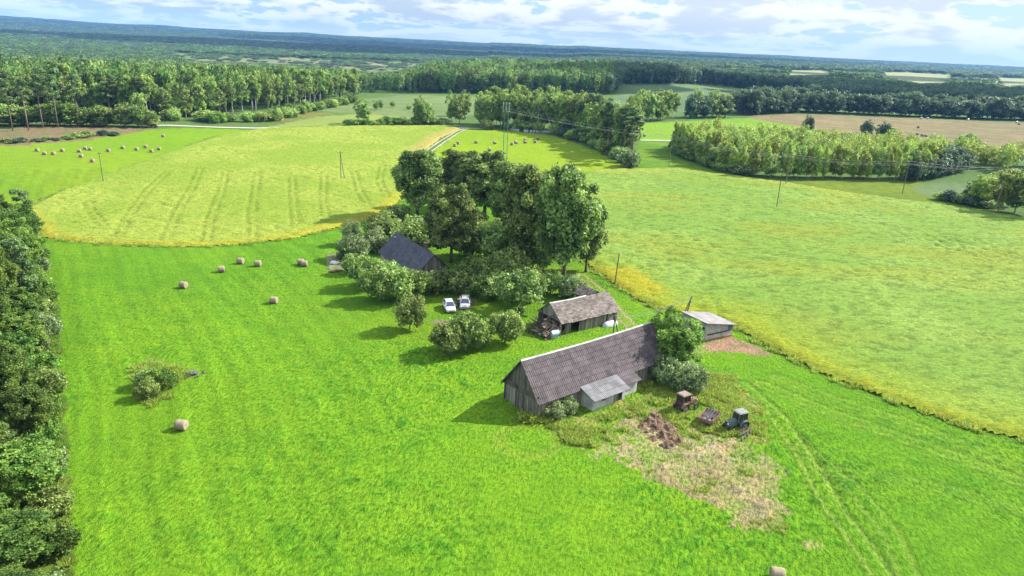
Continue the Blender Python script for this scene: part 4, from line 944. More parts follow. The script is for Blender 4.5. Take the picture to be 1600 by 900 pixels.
# people by the cars
def person(q, rz, top, legs, label, arm=0.3, hairc=(.03, .02, .015)):
    o = empty('person', (q[0], q[1], 0), rz, label=label, cat='person')
    J = [(0, 0, .95), (0, 0, 1.18), (0, .0, 1.42), (0, 0, 1.54), (0, .03, 1.64), (0, .02, 1.76), (.11, 0, .90), (.13, .03, .50), (.13, -.02, .09), (.14, .13, .03), (-.11, 0, .90), (-.12, .06, .50), (-.12, .02, .09), (-.13, .17, .03),
         (.20, 0, 1.42), (.27, -.02, 1.14), (.25, arm, .98), (.24, arm+.09, .94), (-.20, 0, 1.42), (-.27, -.03, 1.14), (-.25, .10, .92), (-.24, .13, .84)]
    Ed = [(0, 1), (1, 2), (2, 3), (3, 4), (4, 5), (0, 6), (6, 7), (7, 8), (8, 9), (0, 10), (10, 11), (11, 12), (12, 13), (2, 14), (14, 15), (15, 16), (16, 17), (2, 18), (18, 19), (19, 20), (20, 21)]
    Rr = [.15, .14, .15, .06, .095, .085, .10, .065, .045, .04, .10, .065, .045, .04, .06, .045, .035, .035, .06, .045, .035, .035]
    me = bpy.data.meshes.new('body'); me.from_pydata(J, Ed, []); b = link('body', me, o)
    md = b.modifiers.new('skin', 'SKIN'); me.skin_vertices[0].data[0].use_root = True
    for i, r_ in enumerate(Rr): me.skin_vertices[0].data[i].radius = (r_, r_*.8 if i in (0, 1, 2) else r_)
    s = b.modifiers.new('sub', 'SUBSURF'); s.levels = 1; s.render_levels = 2
    m, N, L = newmat('clothed_figure'); g = G(N, L); sp2 = g.nd('ShaderNodeSeparateXYZ'); L.new(g.coord(), sp2.inputs[0]); z = sp2.outputs[2]
    c = g.mix(g.ma('GREATER_THAN', z, .98), legs, top); c = g.mix(g.ma('GREATER_THAN', z, 1.50), c, (.36, .22, .16)); c = g.mix(g.ma('LESS_THAN', z, .09), c, (.03, .03, .03))
    L.new(c, g.bsdf.inputs['Base Color']); me.materials.append(m)
    mb = MB(); mb.blob((0, -.02, 1.77), (.105, .115, .09), seg=12, rough=.03); mb.build('hair', simple('hair', hairc, .8, .2, 5), o, smoothf=True)
    return o
person((-8.95, 113.2), RAD(200), (.02, .02, .025), (.02, .02, .03), 'person in dark clothes standing between the two parked cars')
person((-8.62, 113.9), RAD(90), (.55, .50, .45), (.03, .03, .045), 'person in a pale top and dark trousers beside the open door of the silver-beige car', .2, (.30, .2, .12))

# kitchen-garden patch left of the farmhouse
GP = W([(514, 398), (522, 396), (534, 424), (528, 432), (518, 428)]); gc = np.mean(GP, 0)
bedm = simple('garden_soil', (.10, .08, .05), 1, .4, 1.5, col2=(.10, .14, .03), tintamt=.3)
for i, (a0, b0) in enumerate((((515, 399), (519, 426)), ((520, 397), (526, 425)), ((525, 400), (532, 424)))):
    a1, b1 = at(*a0), at(*b0); d1 = b1-a1; mb = MB()
    rws = [[(a1[0]+d1[0]*t+w_*.8, a1[1]+d1[1]*t, .05+(.16+.05*math.sin(t*40+w_)) * (abs(w_) < .8)) for w_ in (-1, -.5, 0, .5, 1)] for t in [k/12 for k in range(13)]]
    mb.grid(rws); tag(mb.build('garden_bed', bedm), ('left', 'middle', 'right')[i]+' soil bed of the small garden patch left of the farmhouse', 'garden bed', 'garden beds')
# pale boat-like covers by the shed
def cover(q, rz, L_, W_, H_, name, label, cat, mat):
    mb = MB(); rws = []
    for i in range(11):
        u = -1+2*i/10; f = math.sqrt(max(0.0, 1-abs(u)**3)); rws.append([(u*L_/2, W_/2*f*math.cos(a), H_*max(.05, f)*math.sin(a)**.8*(1-.06*math.sin(i*2+a*3))) for a in [math.pi*k/9 for k in range(10)]])
    mb.grid(rws); mb.grid([[(p[0], p[1], p[2]) for p in r_] for r_ in rws[:1]*1+rws[:1]]) if False else None
    o = mb.build(name, mat, None, (q[0], q[1], 0), rz, smoothf=True, label=label, cat=cat); return o
MT['tarp'] = simple('white_plastic', (.40, .43, .46), .5, .15, 1.5, tintamt=.03); MT['bluetarp'] = simple('pale_blue_plastic', (.42, .55, .68), .5, .12, 1, tintamt=.03)
q = wpt((ra[0], ra[1]), SA, 9.9, -SH-.55); cover(q, SA, 3.3, 1.3, .75, 'upturned_boat', 'white upturned boat lying against the right end of the shed', 'boat', MT['tarp'])
q = wpt((ra[0], ra[1]), SA, -1.35, -3.25); mb = MB()
rws = [[(-.62+.155*i, -.25*math.sin(j*.6)-j*.02, 1.30-.16*j+.03*math.sin(i*1.3+j)) for i in range(9)] for j in range(9)]
mb.grid(rws); mb.grid([[(p[0], p[1]+.04, p[2]) for p in r_] for r_ in rws]); mb.tube([(-.62, .02, 1.3), (.62, .02, 1.3)], .04, 5); mb.tube([(-.62, .05, 0), (-.62, .02, 1.3)], .04, 5); mb.tube([(.62, .05, 0), (.62, .02, 1.3)], .04, 5)
mb.build('plastic_sheet', MT['bluetarp'], None, (q[0], q[1], 0), SA-.15, label='pale blue plastic sheet hung at the fallen left end of the shed', cat='sheet')

ONES = ['first', 'second', 'third', 'fourth', 'fifth', 'sixth', 'seventh', 'eighth', 'ninth', 'tenth', 'eleventh', 'twelfth', 'thirteenth', 'fourteenth', 'fifteenth', 'sixteenth', 'seventeenth', 'eighteenth', 'nineteenth']
TENS = {2: 'twent', 3: 'thirt', 4: 'fort', 5: 'fift', 6: 'sixt'}
def ordinal(n):
    if n < 20: return ONES[n-1]
    return TENS[n//10]+('ieth' if n % 10 == 0 else 'y-'+ONES[n % 10-1])
def relabel(objs, fmt, axis=0):
    """gives the members of a row labels that count them along the row"""
    P = [(proj(o.location.x, o.location.y, o.location.z)[axis]*(1 if axis == 0 else -1), o) for o in objs]
    for i, (_, o) in enumerate(sorted(P, key=lambda t: t[0])): o['label'] = fmt.replace('#', ordinal(i+1))

q = at(523, 413); mb = MB()
rws = [[(-.9+.225*i, -.7+.2*j, .55+.10*math.sin(i*1.1+j*.7)-.25*((abs(i-4) > 3) or (abs(j-3.5) > 3))) for i in range(9)] for j in range(8)]
mb.grid(rws); mb.grid([[(p[0], p[1], p[2]-.04) for p in r_[::-1]] for r_ in rws]); fr = mb.build('plant_cover', MT['tarp'], None, (q[0], q[1], 0), .3, label='crumpled white plastic cover on the garden patch left of the farmhouse', cat='cover')
for sx in (-.75, .75):
    for sy in (-.55, .55): mb = MB(); mb.tube([(sx, sy, 0), (sx, sy, .5)], .03, 5); mb.build('stake', MT['board'], fr)

# ------------------------------------------------------------------ hay bales
def balemat(name, a, b, c):
    m, N, L = newmat(name); g = G(N, L); co = g.coord(); sp2 = g.nd('ShaderNodeSeparateXYZ'); L.new(co, sp2.inputs[0])
    r_ = g.ma('SQRT', g.ma('ADD', g.ma('MULTIPLY', sp2.outputs[1], sp2.outputs[1]), g.ma('MULTIPLY', sp2.outputs[2], sp2.outputs[2])))
    sw = g.ma('SINE', g.ma('MULTIPLY', r_, 60.0)); st = g.noise(g.scalev(co, (6, 1, 1)), 6, 4, .6)
    cc = g.mix(g.ma('MULTIPLY', g.ma('ADD', sw, 1), .3), a, b); cc = g.mix(g.ramp(st, .4, .65), cc, c); L.new(cc, g.bsdf.inputs['Base Color']); g.bsdf.inputs['Roughness'].default_value = 1
    L.new(g.bump(st, .05), g.bsdf.inputs['Normal']); return m
MT['hay'] = balemat('hay', (.20, .16, .10), (.13, .105, .062), (.26, .215, .145)); MT['wrap'] = simple('white_wrap', (.44, .45, .46), .35, .1, 2, spec=.5)
def balemesh(r, wd_, seed):
    mb = MB(); n = 28; rws = []; random.seed(seed)
    for u, f in ((-1, 0), (-1, .5), (-1, .9), (-.94, 1), (-.5, 1.02), (0, 1.0), (.5, 1.02), (.94, 1), (1, .9), (1, .5), (1, 0)):
        rws.append([(u*wd_/2+random.uniform(-.012, .012), r*f*math.cos(2*math.pi*k/n)*(1+.012*math.sin(k*3+u*4)), r*(1-.04)+r*f*math.sin(2*math.pi*k/n)*(1 if math.sin(2*math.pi*k/n) > -.8 else .94)) for k in range(n)]+[None])
        rws[-1][-1] = rws[-1][0]
    mb.grid(rws); return mb
hb = balemesh(.64, 1.22, 5).mesh('hay_bale', MT['hay'], True); wb = balemesh(.62, 1.2, 6).mesh('wrapped_bale', MT['wrap'], True)
def bales(pts, label, group, rz=None, me=hb, name='hay_bale', sc=.92, cat='hay bale', spread=.5):
    made = []
    for i, p in enumerate(pts):
        q = ground(p[0], p[1]); l = p[2] if len(p) > 2 else label
        r_ = random.uniform(-spread, spread) if rz is None else rz+random.uniform(-.15, .15)
        o = link(name, me, None, (q[0], q[1], float(hz(q[0], q[1]))+.0), r_, label=l, cat=cat, group=group); o.scale = (sc, sc, sc); made.append(o)
    if label: relabel(made, label)
bales([(284, 671, 'round hay bale nearest the bushy island on the left lawn'), (287, 450, 'round hay bale farthest left in the row on the left lawn'), (346, 425, 'round hay bale right of the leftmost bale on the left lawn'), (376, 412, 'round hay bale nearest the yellow crop edge on the left lawn'),
       (403, 416, 'round hay bale just right of the one nearest the yellow crop edge'), (470, 413.5, 'round hay bale at the back of the touching pair on the left lawn'), (475.5, 416, 'round hay bale at the front of the touching pair on the left lawn'), (428, 474, 'lone round hay bale in front of the touching pair on the left lawn'),
       (1213, 906, 'round hay bale cut off by the bottom edge of the picture')], '', 'round hay bales on the left lawn', spread=.35)
bales([(58.6, 236.5), (69.7, 242), (84, 242), (97.8, 237), (124, 238), (127, 246), (133, 233.5), (141, 235), (144.7, 253.5), (170, 237), (192, 232.5), (213.6, 235), (227.5, 231), (236.7, 238), (248.6, 234.5), (255, 214)], '# small hay bale from the left on the far left bright green meadow', 'round hay bales on the far left meadow', spread=.3)
bales([(743.7, 224), (764.7, 236), (773, 225), (800, 227), (806, 224.5), (820.4, 224), (820.7, 220.5), (836, 223.5), (840, 218), (710.7, 229), (715.6, 225.5), (1007, 213.5)], '# small hay bale from the left on the yellow-green meadow behind the big trees', 'round hay bales on the meadow behind the big trees', spread=.6, sc=1.05)
bales([(1396, 203), (1407, 208), (1434.5, 200), (1433, 211), (1441, 213), (1447, 214), (1472, 218), (1592, 195)], '# small dark straw bale from the left on the tan stubble field', 'straw bales on the stubble field', sc=1.2)
bales([(1439, 186), (1449, 186.3), (1512, 188), (1588, 192)], '# pale bale from the left at the far edge of the tan stubble field', 'pale bales at the far edge of the stubble field', me=wb, name='wrapped_bale', sc=1.2)
bales([(x, 203.2+.14*(x-792)) for x in (792, 795.5, 799, 802.5, 806, 809.5)]+[(x, 206.8+.035*(x-820)) for x in (820, 823.5, 829.5, 834, 839, 842.5, 846, 849.5, 853, 856.5, 860, 864.5, 868)], '# white wrapped bale from the left at the foot of the tree belt', 'white wrapped bales along the tree belt', rz=1.45, me=wb, name='wrapped_bale', sc=1.05)
random.seed(11)

# ------------------------------------------------------------------ poles and wires
MT['pole'] = simple('pole_wood', (.16, .135, .11), .9, .4, 2, noisev=(2, 2, .3)); MT['greenpole'] = simple('green_painted_steel', (.10, .22, .14), .7, .3, 2); MT['wire'] = simple('wire', (.30, .31, .32), .5, .1, 1, metal=.6); MT['porcelain'] = simple('porcelain', (.5, .5, .48), .3, .1, 2)
TOPS = {}
def pole(key, base, H, label, lean=(0, 0), brace=False, arm=True, mat='pole'):
    q = ground(*base); o = empty('utility_pole', (q[0], q[1], float(hz(q[0], q[1]))), 0, label=label, cat='utility pole', group='utility poles crossing the fields')
    mb = MB(); top = Vector((lean[0], lean[1], H)); mb.tube([(0, 0, -.3), top], [.13, .085], 8); mb.build('post', MT[mat], o)
    if brace: mb = MB(); mb.tube([(brace[0], brace[1], 0), top*.96], [.11, .08], 7); mb.build('strut', MT[mat], o)
    if arm:
        mb = MB(); mb.box((top.x, top.y, H-.35), (1.6, .1, .1), rz=.4)
        mb.build('crossarm', MT[mat], o)
        for s in (-.7, 0, .7):
            mb = MB(); mb.tube([(top.x+s*math.cos(.4), top.y+s*math.sin(.4), H-.3), (top.x+s*math.cos(.4), top.y+s*math.sin(.4), H-.08)], .05, 6); mb.build('insulator', MT['porcelain'], o)
    TOPS[key] = Vector((q[0], q[1], 0))+top
    return o
pole('L', (162, 286), 8.6, 'dark utility pole at the left edge of the left crop field', (-.3, .2))
pole('C', (533, 281), 8.8, 'pale two-legged utility pole in the middle of the left crop field', brace=(1.2, -.3), mat='pole')
pole('N', (960, 447), 6.4, 'dark utility pole at the golden corner of the right crop field', (.35, 0), arm=False)
pole('R', (1213, 326), 8.2, 'thin dark utility pole standing in the right crop field')
pole('E', (1552, 334), 9.5, 'leaning grey utility pole near the right edge beside light green trees', (.9, .1))
def hof(bx, by, tx, ty):
    q = at(bx, by); return height_for(q, ty)
pole('A', (1066, 512), hof(1066, 512, 0, 462), 'A-shaped wooden pole behind the little white brick building', (.9, 0), brace=(-.9, -.4), arm=False)
pole('B', (957, 534), hof(957, 534, 0, 494), 'A-shaped wooden pole between the barn ridge and the shed', (.0, 0), brace=(1.1, -.2), arm=False)
pole('W', (840, 206), hof(840, 206, 0, 168), 'slim white pole in front of the tree belt behind the meadow', mat='porcelain', arm=False)
# transformer mast
q = at(788.5, 256); H = height_for(q, 161)
mt = empty('transformer_mast', (q[0], q[1], 0), .1, label='tall green lattice mast with insulators on the meadow behind the big trees', cat='mast')
for s in (-1, 1):
    mb = MB(); mb.tube([(s*.75, 0, -.3), (s*.62, 0, H)], [.13, .10], 6); mb.tube([(s*.75, .9, -.3), (s*.62, .1, H*.97)], [.10, .07], 6); mb.build('leg', MT['greenpole'], mt)
mb = MB()
for k in range(12): z0 = H*k/12; z1 = H*(k+1)/12; s = 1 if k % 2 else -1; mb.tube([(s*.72, 0, z0), (-s*.68, 0, z1)], .035, 4); mb.tube([(-.72, 0, z1), (.72, 0, z1)], .03, 4)
mb.build('bracing', MT['greenpole'], mt)
mb = MB(); mb.box((0, 0, H-.4), (3.0, .16, .16)); mb.box((0, 0, H-3.2), (3.0, .16, .16)); mb.build('crossarm', MT['greenpole'], mt)
for s in (-1.3, -.2, 1.0): mb = MB(); mb.tube([(s, 0, H-3.2), (s, 0, H-.4)], .09, 7); mb.tube([(s, 0, H-.3), (s, 0, H+.3)], .10, 7); mb.build('insulator', MT['porcelain'], mt)
MTOP = Vector((q[0], q[1], H-2.8))
def wires(a, b, n, gap, sag, label, zgap=.9, r_=.035):
    d = (b-a); nrm = Vector((-d.y, d.x, 0)).normalized()
    mb = MB()
    for i in range(n):
        off = nrm*((i-(n-1)/2)*gap)+Vector((0, 0, ((i % 2)*zgap))); pts = [a+d*t+off-Vector((0, 0, sag*4*t*(1-t))) for t in [k/14 for k in range(15)]]; mb.tube(pts, r_, 3, False)
    o = mb.build('power_line', MT['wire']); tag(o, label, 'power line', 'overhead power lines'); return o
# line running from the mast to the right behind the field, on poles hidden at the wood edge
qb = [ground(1055, 262), ground(1240, 300), ground(1600, 345)]
pts = [MTOP, Vector((*at(1050, 216, 10.5), 10.5)), Vector((*at(1235, 245, 10), 10)), Vector((*at(1420, 256, 10), 10)), Vector((*at(1640, 266, 10), 10))]
pole('P1', (1212, 300), 10, 'utility pole against the front of the yellow-green birch stand') if False else None
names = ['overhead wires from the lattice mast to the yellow-green wood', 'overhead wires along the left front of the yellow-green wood', 'overhead wires along the middle of the yellow-green wood', 'overhead wires at the right end of the yellow-green wood']
for i in range(4): wires(pts[i], pts[i+1], 3, 1.8, 1.0, names[i], r_=.028)
wires(MTOP, Vector((*at(690, 192, 9), 9)), 3, 1.1, .8, 'overhead wires from the lattice mast to the left', r_=.028)
wires(TOPS['A']+Vector((0, 0, -.2)), TOPS['B'], 3, .45, .9, 'thin wires between the two A-shaped poles', .1, .018)
for p, l in ((pts[1], 'utility pole at the left front corner of the yellow-green wood'), (pts[2], 'utility pole at the front middle of the yellow-green wood'), (pts[3], 'utility pole before the dark gap of the yellow-green wood')):
    o = empty('utility_pole', (p.x, p.y, 0), .2, label=l, cat='utility pole', group='utility poles crossing the fields')
    mb = MB(); mb.tube([(0, 0, -.3), (0, 0, p.z+.3)], [.14, .09], 7); mb.build('post', MT['pole'], o); mb = MB(); mb.box((0, 0, p.z), (.1, 2.6, .1)); mb.build('crossarm', MT['pole'], o)

# ------------------------------------------------------------------ trees: kinds
PR = {}
PR['linden'] = [proto_round(10+i, 20, 2.8, 5.4, 52, 26000, .56, MT['linden'], MT['bark'], .42, egg=.05+.08*i, extra=22, lr=(.22, .36)) for i in range(3)]
PR['column'] = [proto_round(20, 18, 1.6, 4.4, 64, 24000, .6, MT['linden'], MT['bark'], .36, egg=-.12, extra=14, lr=(.24, .34))]
PR['apple'] = [proto_round(30+i, 5, 1.0, 2.8, 20, 4600, .36, MT['apple'], MT['greybark'], .16, egg=.12, extra=9, lr=(.24, .42), nlimb=7, lean=(.3*(i-1.5), .2)) for i in range(4)]
PR['bush'] = [proto_round(40+i, 3, .1, 2.2, 16, 4200, .28, MT['apple'], MT['greybark'], .07, egg=.2, extra=8, lr=(.28, .48), nlimb=6) for i in range(3)]
PR['wood'] = [proto_round(50+i, 12, 1.2, 3.6, 34, 27000, .27, MT['wood'], MT['greybark'], .2, egg=.12, extra=14, lr=(.20, .36), droop=.1) for i in range(3)]
PR['birch'] = [proto_round(60+i, 20, 7.5-i*.8, 3.3, 22, 3400, .66, MT['birch'], MT['birchbark'], .17, egg=-.12+.07*i, extra=12, lr=(.2, .42), nlimb=4, droop=.5) for i in range(4)]
PR['nbirch'] = [proto_slim(70+i, 14, 2.5, 3.0, 16000, .26, MT['light'], MT['birchbark'], .15) for i in range(2)]
PR['pine'] = [proto_pine(80+i, 21, 12.0, 2.9, 2600, .55) for i in range(3)]
PR['fpine'] = [proto_pine(85, 14, 5, 3.0, 9000, .34)]
PR['spruce'] = [proto_spruce(90, 17, 3.1, 9000, .5), proto_spruce(91, 19, 3.4, 4000, .7)]
PR['aspen'] = [proto_slim(95+i, 13, 2.6, 2.7, 2800, .55, MT['aspen'], MT['birchbark'], .12, taper=.5) for i in range(4)]
PR['green'] = [proto_round(100+i, 18, 1.4, 3.9, 26, 4200, .68, MT['birch'], MT['greybark'], .2, egg=.1, extra=16, lr=(.18, .4), nlimb=4, droop=.4) for i in range(3)]
PR['round'] = [proto_round(110+i, 16, .6, 6.0, 26, 3600, .95, MT['dark'], MT['bark'], .3, egg=.05, extra=14, lr=(.16, .36)) for i in range(3)]
PR['shrub'] = [proto_round(120+i, 5, .1, 3.2, 16, 1500, .65, MT['light'], MT['greybark'], .1, egg=.1, extra=5, nlimb=4) for i in range(2)]
PR['smallshrub'] = PR['shrub']
PR['poplar'] = [proto_round(130, 9, .9, 3.6, 26, 17000, .30, MT['apple'], MT['greybark'], .17, egg=-.05, extra=14, lr=(.2, .34), lean=(.2, 0))]
def put(kind, base, top=None, wpx=None, idx=None, label=None, group=None, name='tree', cat='tree', mat=None, H=None, lean=0, **k):
    q = ground(*base); z0 = float(hz(q[0], q[1])); pr = PR[kind][idx if idx is not None else random.randrange(len(PR[kind]))]
    if top is not None: H = height_for(q, top, z0)
    depth = q[0]*fw[0]+q[1]*fw[1]+(z0-CH)*fw[2]+.0
    R = wpx*depth/FPX/2/1.02 if wpx else None
    return place(name, pr, q, H, R, label=label, group=group, cat=cat, mat=mat, z=z0, lean=lean, **k)
random.seed(21)
GG = 'tall lindens around the farmyard'
for a in (('linden', (652, 340), 231, 78, 'big dark column-shaped tree at the left end of the tall grove', MT['linden']), ('linden', (712, 325), 232, 66, 'big dark tree behind the column-shaped one, beside the grey farm track', MT['linden']),
          ('linden', (757, 342), 232, 92, 'broad dark tree at the back middle of the tall grove', MT['linden']), ('linden', (705, 410), 283, 80, 'big dark tree with paler tips and a visible trunk behind the farmhouse', MT['lindenwarm']),
          ('linden', (792, 360), 250, 66, 'dark tree between the back middle tree and the two largest ones', MT['linden']), ('linden', (822, 420), 252, 86, 'very dark tall tree just left of the largest tree', MT['linden']),
          ('linden', (880, 442), 256, 100, 'largest tree of the grove, farthest right, leaning over the yellow crop edge', MT['linden']), ('linden', (850, 400), 262, 66, 'dark tree behind and between the two largest trees', MT['linden']),
          ('linden', (915, 425), 318, 62, 'lower dark tree hanging out to the right of the largest tree', MT['linden']), ('linden', (735, 330), 240, 60, 'slim dark tree behind the broad back tree', MT['linden'])):
    put(a[0], a[1], a[2], a[3]*.92, label=a[4], group=GG, name='linden_tree', mat=a[5])
GO = 'fruit trees and bushes round the farmhouse'
A_, B_, GR, LI, LN = MT['apple'], MT['linden'], MT['grey'], MT['light'], MT['linden']
for a in ((640, 518, 463, 48, A_, 'small round fruit tree alone in the sun in front of the orchard'), (594, 472, 418, 58, A_, 'fruit tree at the left front corner of the orchard by the farmhouse'), (622, 474, 420, 56, A_, 'fruit tree in the middle of the front orchard row'), (574, 452, 402, 52, A_, 'fruit tree left of the farmhouse cream wall'),
          (648, 468, 424, 50, A_, 'fruit tree right in the front orchard row beneath the house gable'), (606, 448, 410, 54, A_, 'fruit tree hiding the lower edge of the house roof'), (549, 385, 346, 30, GR, 'small grey-green tree at the edge of the left crop field'), (556, 408, 368, 50, GR, 'silvery small tree left of the farmhouse in the big shadow'),
          (602, 372, 338, 56, B_, 'dark bush in the shadow behind the farmhouse'), (650, 392, 340, 72, A_, 'spreading bright tree directly behind the farmhouse roof'), (588, 396, 362, 44, GR, 'pale creamy bush left of the roof end'), (553, 430, 398, 34, A_, 'small tree beside the garden patch'),
          (690, 458, 424, 58, B_, 'dark round bush right of the house gable'), (722, 462, 420, 50, B_, 'dark bush in the shade behind the two cars'), (745, 440, 402, 50, LI, 'yellowish tree behind the silver-beige car'), (782, 455, 398, 66, A_, 'broad tree in the shade right of the cars'),
          (815, 490, 424, 74, B_, 'large bushy willow in front of the grove, left of the shed'), (770, 410, 352, 72, A_, 'light green tree in the middle of the grove'), (738, 405, 356, 60, A_, 'small tree right of the pale-tipped tree'), (800, 440, 390, 60, A_, 'bush at the foot of the very dark tree'),
          (892, 468, 432, 48, GR, 'grey-green bush just behind the shed roof'), (860, 462, 424, 44, A_, 'bush beside the trunk of the largest tree'), (703, 556, 506, 56, A_, 'left fruit tree of the clump in front of the cars'), (727, 550, 490, 60, A_, 'middle fruit tree of the clump in front of the cars'),
          (748, 546, 502, 44, A_, 'right fruit tree of the clump in front of the cars'), (789, 538, 487, 52, A_, 'small fruit tree with a bare stem right of the clump'), (668, 396, 356, 46, A_, 'bush between the roof ridge and the pale-tipped tree'), (763, 470, 430, 48, A_, 'bushy tree edging the shaded parking grass'),
          (535, 408, 392, 20, GR, 'low scrubby bush at the left corner of the garden patch'), (830, 470, 420, 50, A_, 'bush right of the large willow'), (740, 372, 334, 50, B_, 'dark bush between the trunks at the back of the grove'), (785, 388, 345, 50, A_, 'green bush between the trunks in the middle of the grove'), (843, 425, 385, 46, B_, 'dark bush left of the trunk of the largest tree'), (622, 350, 322, 40, B_, 'dark bush left of the column-shaped tree')):
    bushy = (a[1]-a[2] < 45)
    put('bush' if bushy and 'tree' not in a[5] else 'apple', (a[0], a[1]-3), a[2], a[3]*1.0, label=a[5], group=GO, name='bush' if 'bush' in a[5] else 'fruit_tree', cat='bush' if 'bush' in a[5] else 'tree', mat=a[4])
put('poplar', (1052, 577), 488, 84, label='leafy tree with two stems at the right end of the barn', name='leafy_tree', mat=LI)
for a in ((1074, 612, 572, 56, GR, 'grey-green bush nearest the orange tractor'), (1042, 604, 566, 44, GR, 'grey-green bush between the tree and the barn'), (1024, 590, 556, 36, GR, 'grey-green bush against the barn roof end'), (866, 654, 632, 40, GR, 'pale half-dead bush at the front corner of the barn'), (884, 646, 622, 36, GR, 'pale straggling bush between barn corner and lean-to')):
    put('bush', (a[0], a[1]-2), a[2], a[3], label=a[5], name='bush', cat='bush', mat=a[4], group='bushes against the barn')
# island of scrub in the lawn
for a in ((228, 604, 580, 34, A_, 'bush on the left of the scrub island in the lawn'), (252, 606, 579, 42, LI, 'bush on the right of the scrub island in the lawn'), (233, 622, 596, 36, A_, 'low bush at the front of the scrub island in the lawn'), (268, 598, 584, 24, LI, 'low pale bush at the right tip of the scrub island')):
    put('bush', (a[0], a[1]), a[2], a[3], label=a[5], name='bush', cat='bush', mat=a[4], group='bushes of the scrub island')
q = at(301, 586); mb = MB()
for i in range(16): mb.blob((random.gauss(0, .55), random.gauss(0, .3), random.uniform(.05, .3)), (random.uniform(.15, .38), random.uniform(.12, .3), random.uniform(.1, .22)), seg=7, rough=.35)
mb.build('stone_pile', simple('field_stone', (.13, .12, .13), .9, .4, 3, tintamt=.4), None, (q[0], q[1], 0), .2, label='small pile of grey field stones at the tip of the scrub island', cat='stone pile')

# wood along the left edge of the picture
WL = 'trees of the wood along the left edge'
NEARW = {}
def near_tree(kind, x, y, H, label, mat=None, R=None, idx=None, name='woodland_tree'):
    pr = PR[kind][idx if idx is not None else random.randrange(len(PR[kind]))]
    o_ = place(name, pr, (x, y), H, R, label=label, group=WL, mat=mat); NEARW.setdefault((label, row_), []).append(o_); return o_
EDGE = [(-94, 140), (-86, 127), (-77, 113), (-68, 100), (-60, 87), (-54, 78), (-48, 69), (-42, 60), (-38, 53.5), (-34.5, 47), (-31, 40)]
def edge_x(y): return float(np.interp(y, [e[1] for e in EDGE][::-1], [e[0] for e in EDGE][::-1]))
y = 43.0; k = 0; kinds = ['wood', 'wood', 'nbirch', 'wood', 'fpine', 'wood', 'nbirch', 'spruce']
while y < 138:
    for row in range(4):
        row_ = row
        if row > 1 and y < 60 and row == 3: continue
        kd = kinds[(k*3+row*2) % 8]
        if row == 0: H = random.uniform(5.0, 8.5) if y < 100 else random.uniform(9, 12)
        elif row == 1: H = random.uniform(9.0, 12.5)
        else: H = random.uniform(11, 15)
        if row == 0 and kd in ('spruce',): kd = 'wood'
        if y < 62: H *= .75
        m = {'wood': random.choice([MT['wood'], MT['wood'], MT['wood'], MT['light']]), 'nbirch': MT['light'], 'fpine': MT['pine'], 'spruce': MT['spruce']}[kd]
        x = edge_x(y)-4.2-row*4.4-random.uniform(0, 1.6)
        near_tree(kd, x, y+random.uniform(-1.5, 1.5), H, {'wood': 'leafy tree upwards in the wood at the left edge', 'nbirch': 'light green birch upwards in the wood at the left edge', 'fpine': 'pine upwards in the wood at the left edge', 'spruce': 'dark spruce upwards in the wood at the left edge'}[kd], m, R=(random.uniform(2.6, 3.6) if row == 0 else random.uniform(3.0, 4.4)) if kd == 'wood' else None, idx=0 if kd in ('spruce', 'fpine') else None, name={'wood': 'woodland_tree', 'nbirch': 'birch_tree', 'fpine': 'pine_tree', 'spruce': 'spruce_tree'}[kd])
    y += random.uniform(4.2, 5.4); k += 1
for (lb, rw), os_ in NEARW.items(): relabel(os_, '# '+lb+', '+('outer', 'second', 'third', 'inner')[rw]+' rank', 1)
EB = []
for i in range(16):
    y = 44+i*5.6; x = edge_x(y)-1.6+random.uniform(-.9, .6); pr = PR['bush'][i % 3]
    o_ = place('bush', pr, (x, y), random.uniform(1.8, 3.2), random.uniform(1.5, 2.3), label='low bush at the lawn edge of the wood on the left', group='bushes along the left wood edge', cat='bush', mat=random.choice([LI, A_, MT['wood'], GR])); EB.append(o_)
relabel(EB, '# low bush upwards from the picture bottom along the left wood edge', 1)

# ------------------------------------------------------------------ lines of trees in the middle distance
def row(kindlist, line, n, hpx, wpx, label, group, depthrows=1, back=7.0, jitter=2.0, name='tree', mats=None, cat='tree'):
    P = [ground(*p) for p in line]; seg = [np.hypot(*(P[i+1]-P[i])) for i in range(len(P)-1)]; T = sum(seg)
    for r_ in range(depthrows):
        made = {}
        for i in range(n):
            s = T*(i+random.uniform(.15, .85))/n; j = 0
            while j < len(seg)-1 and s > seg[j]: s -= seg[j]; j += 1
            d = (P[j+1]-P[j])/seg[j]; p = P[j]+d*s; out = p/np.hypot(*p); q = p+out*(r_*back+random.uniform(0, jitter))
            kd = random.choice(kindlist); H = random.uniform(*hpx)*(1.0+.05*r_); Rr = random.uniform(*wpx)
            o_ = place(name if isinstance(name, str) else name[kd], random.choice(PR[kd]), q, H, Rr, label=label if isinstance(label, str) else label[kd], group=group, mat=random.choice(mats) if mats else None, cat=cat); made.setdefault(label if isinstance(label, str) else label[kd], []).append(o_)
        for lb, os_ in made.items(): relabel(os_, '# '+lb+('' if depthrows == 1 else ', '+('nearest', 'second', 'third')[r_]+' rank'))
NM = {'birch': 'birch_tree', 'pine': 'pine_tree', 'green': 'broadleaf_tree', 'spruce': 'spruce_tree', 'aspen': 'young_birch', 'round': 'broadleaf_tree', 'shrub': 'bush'}
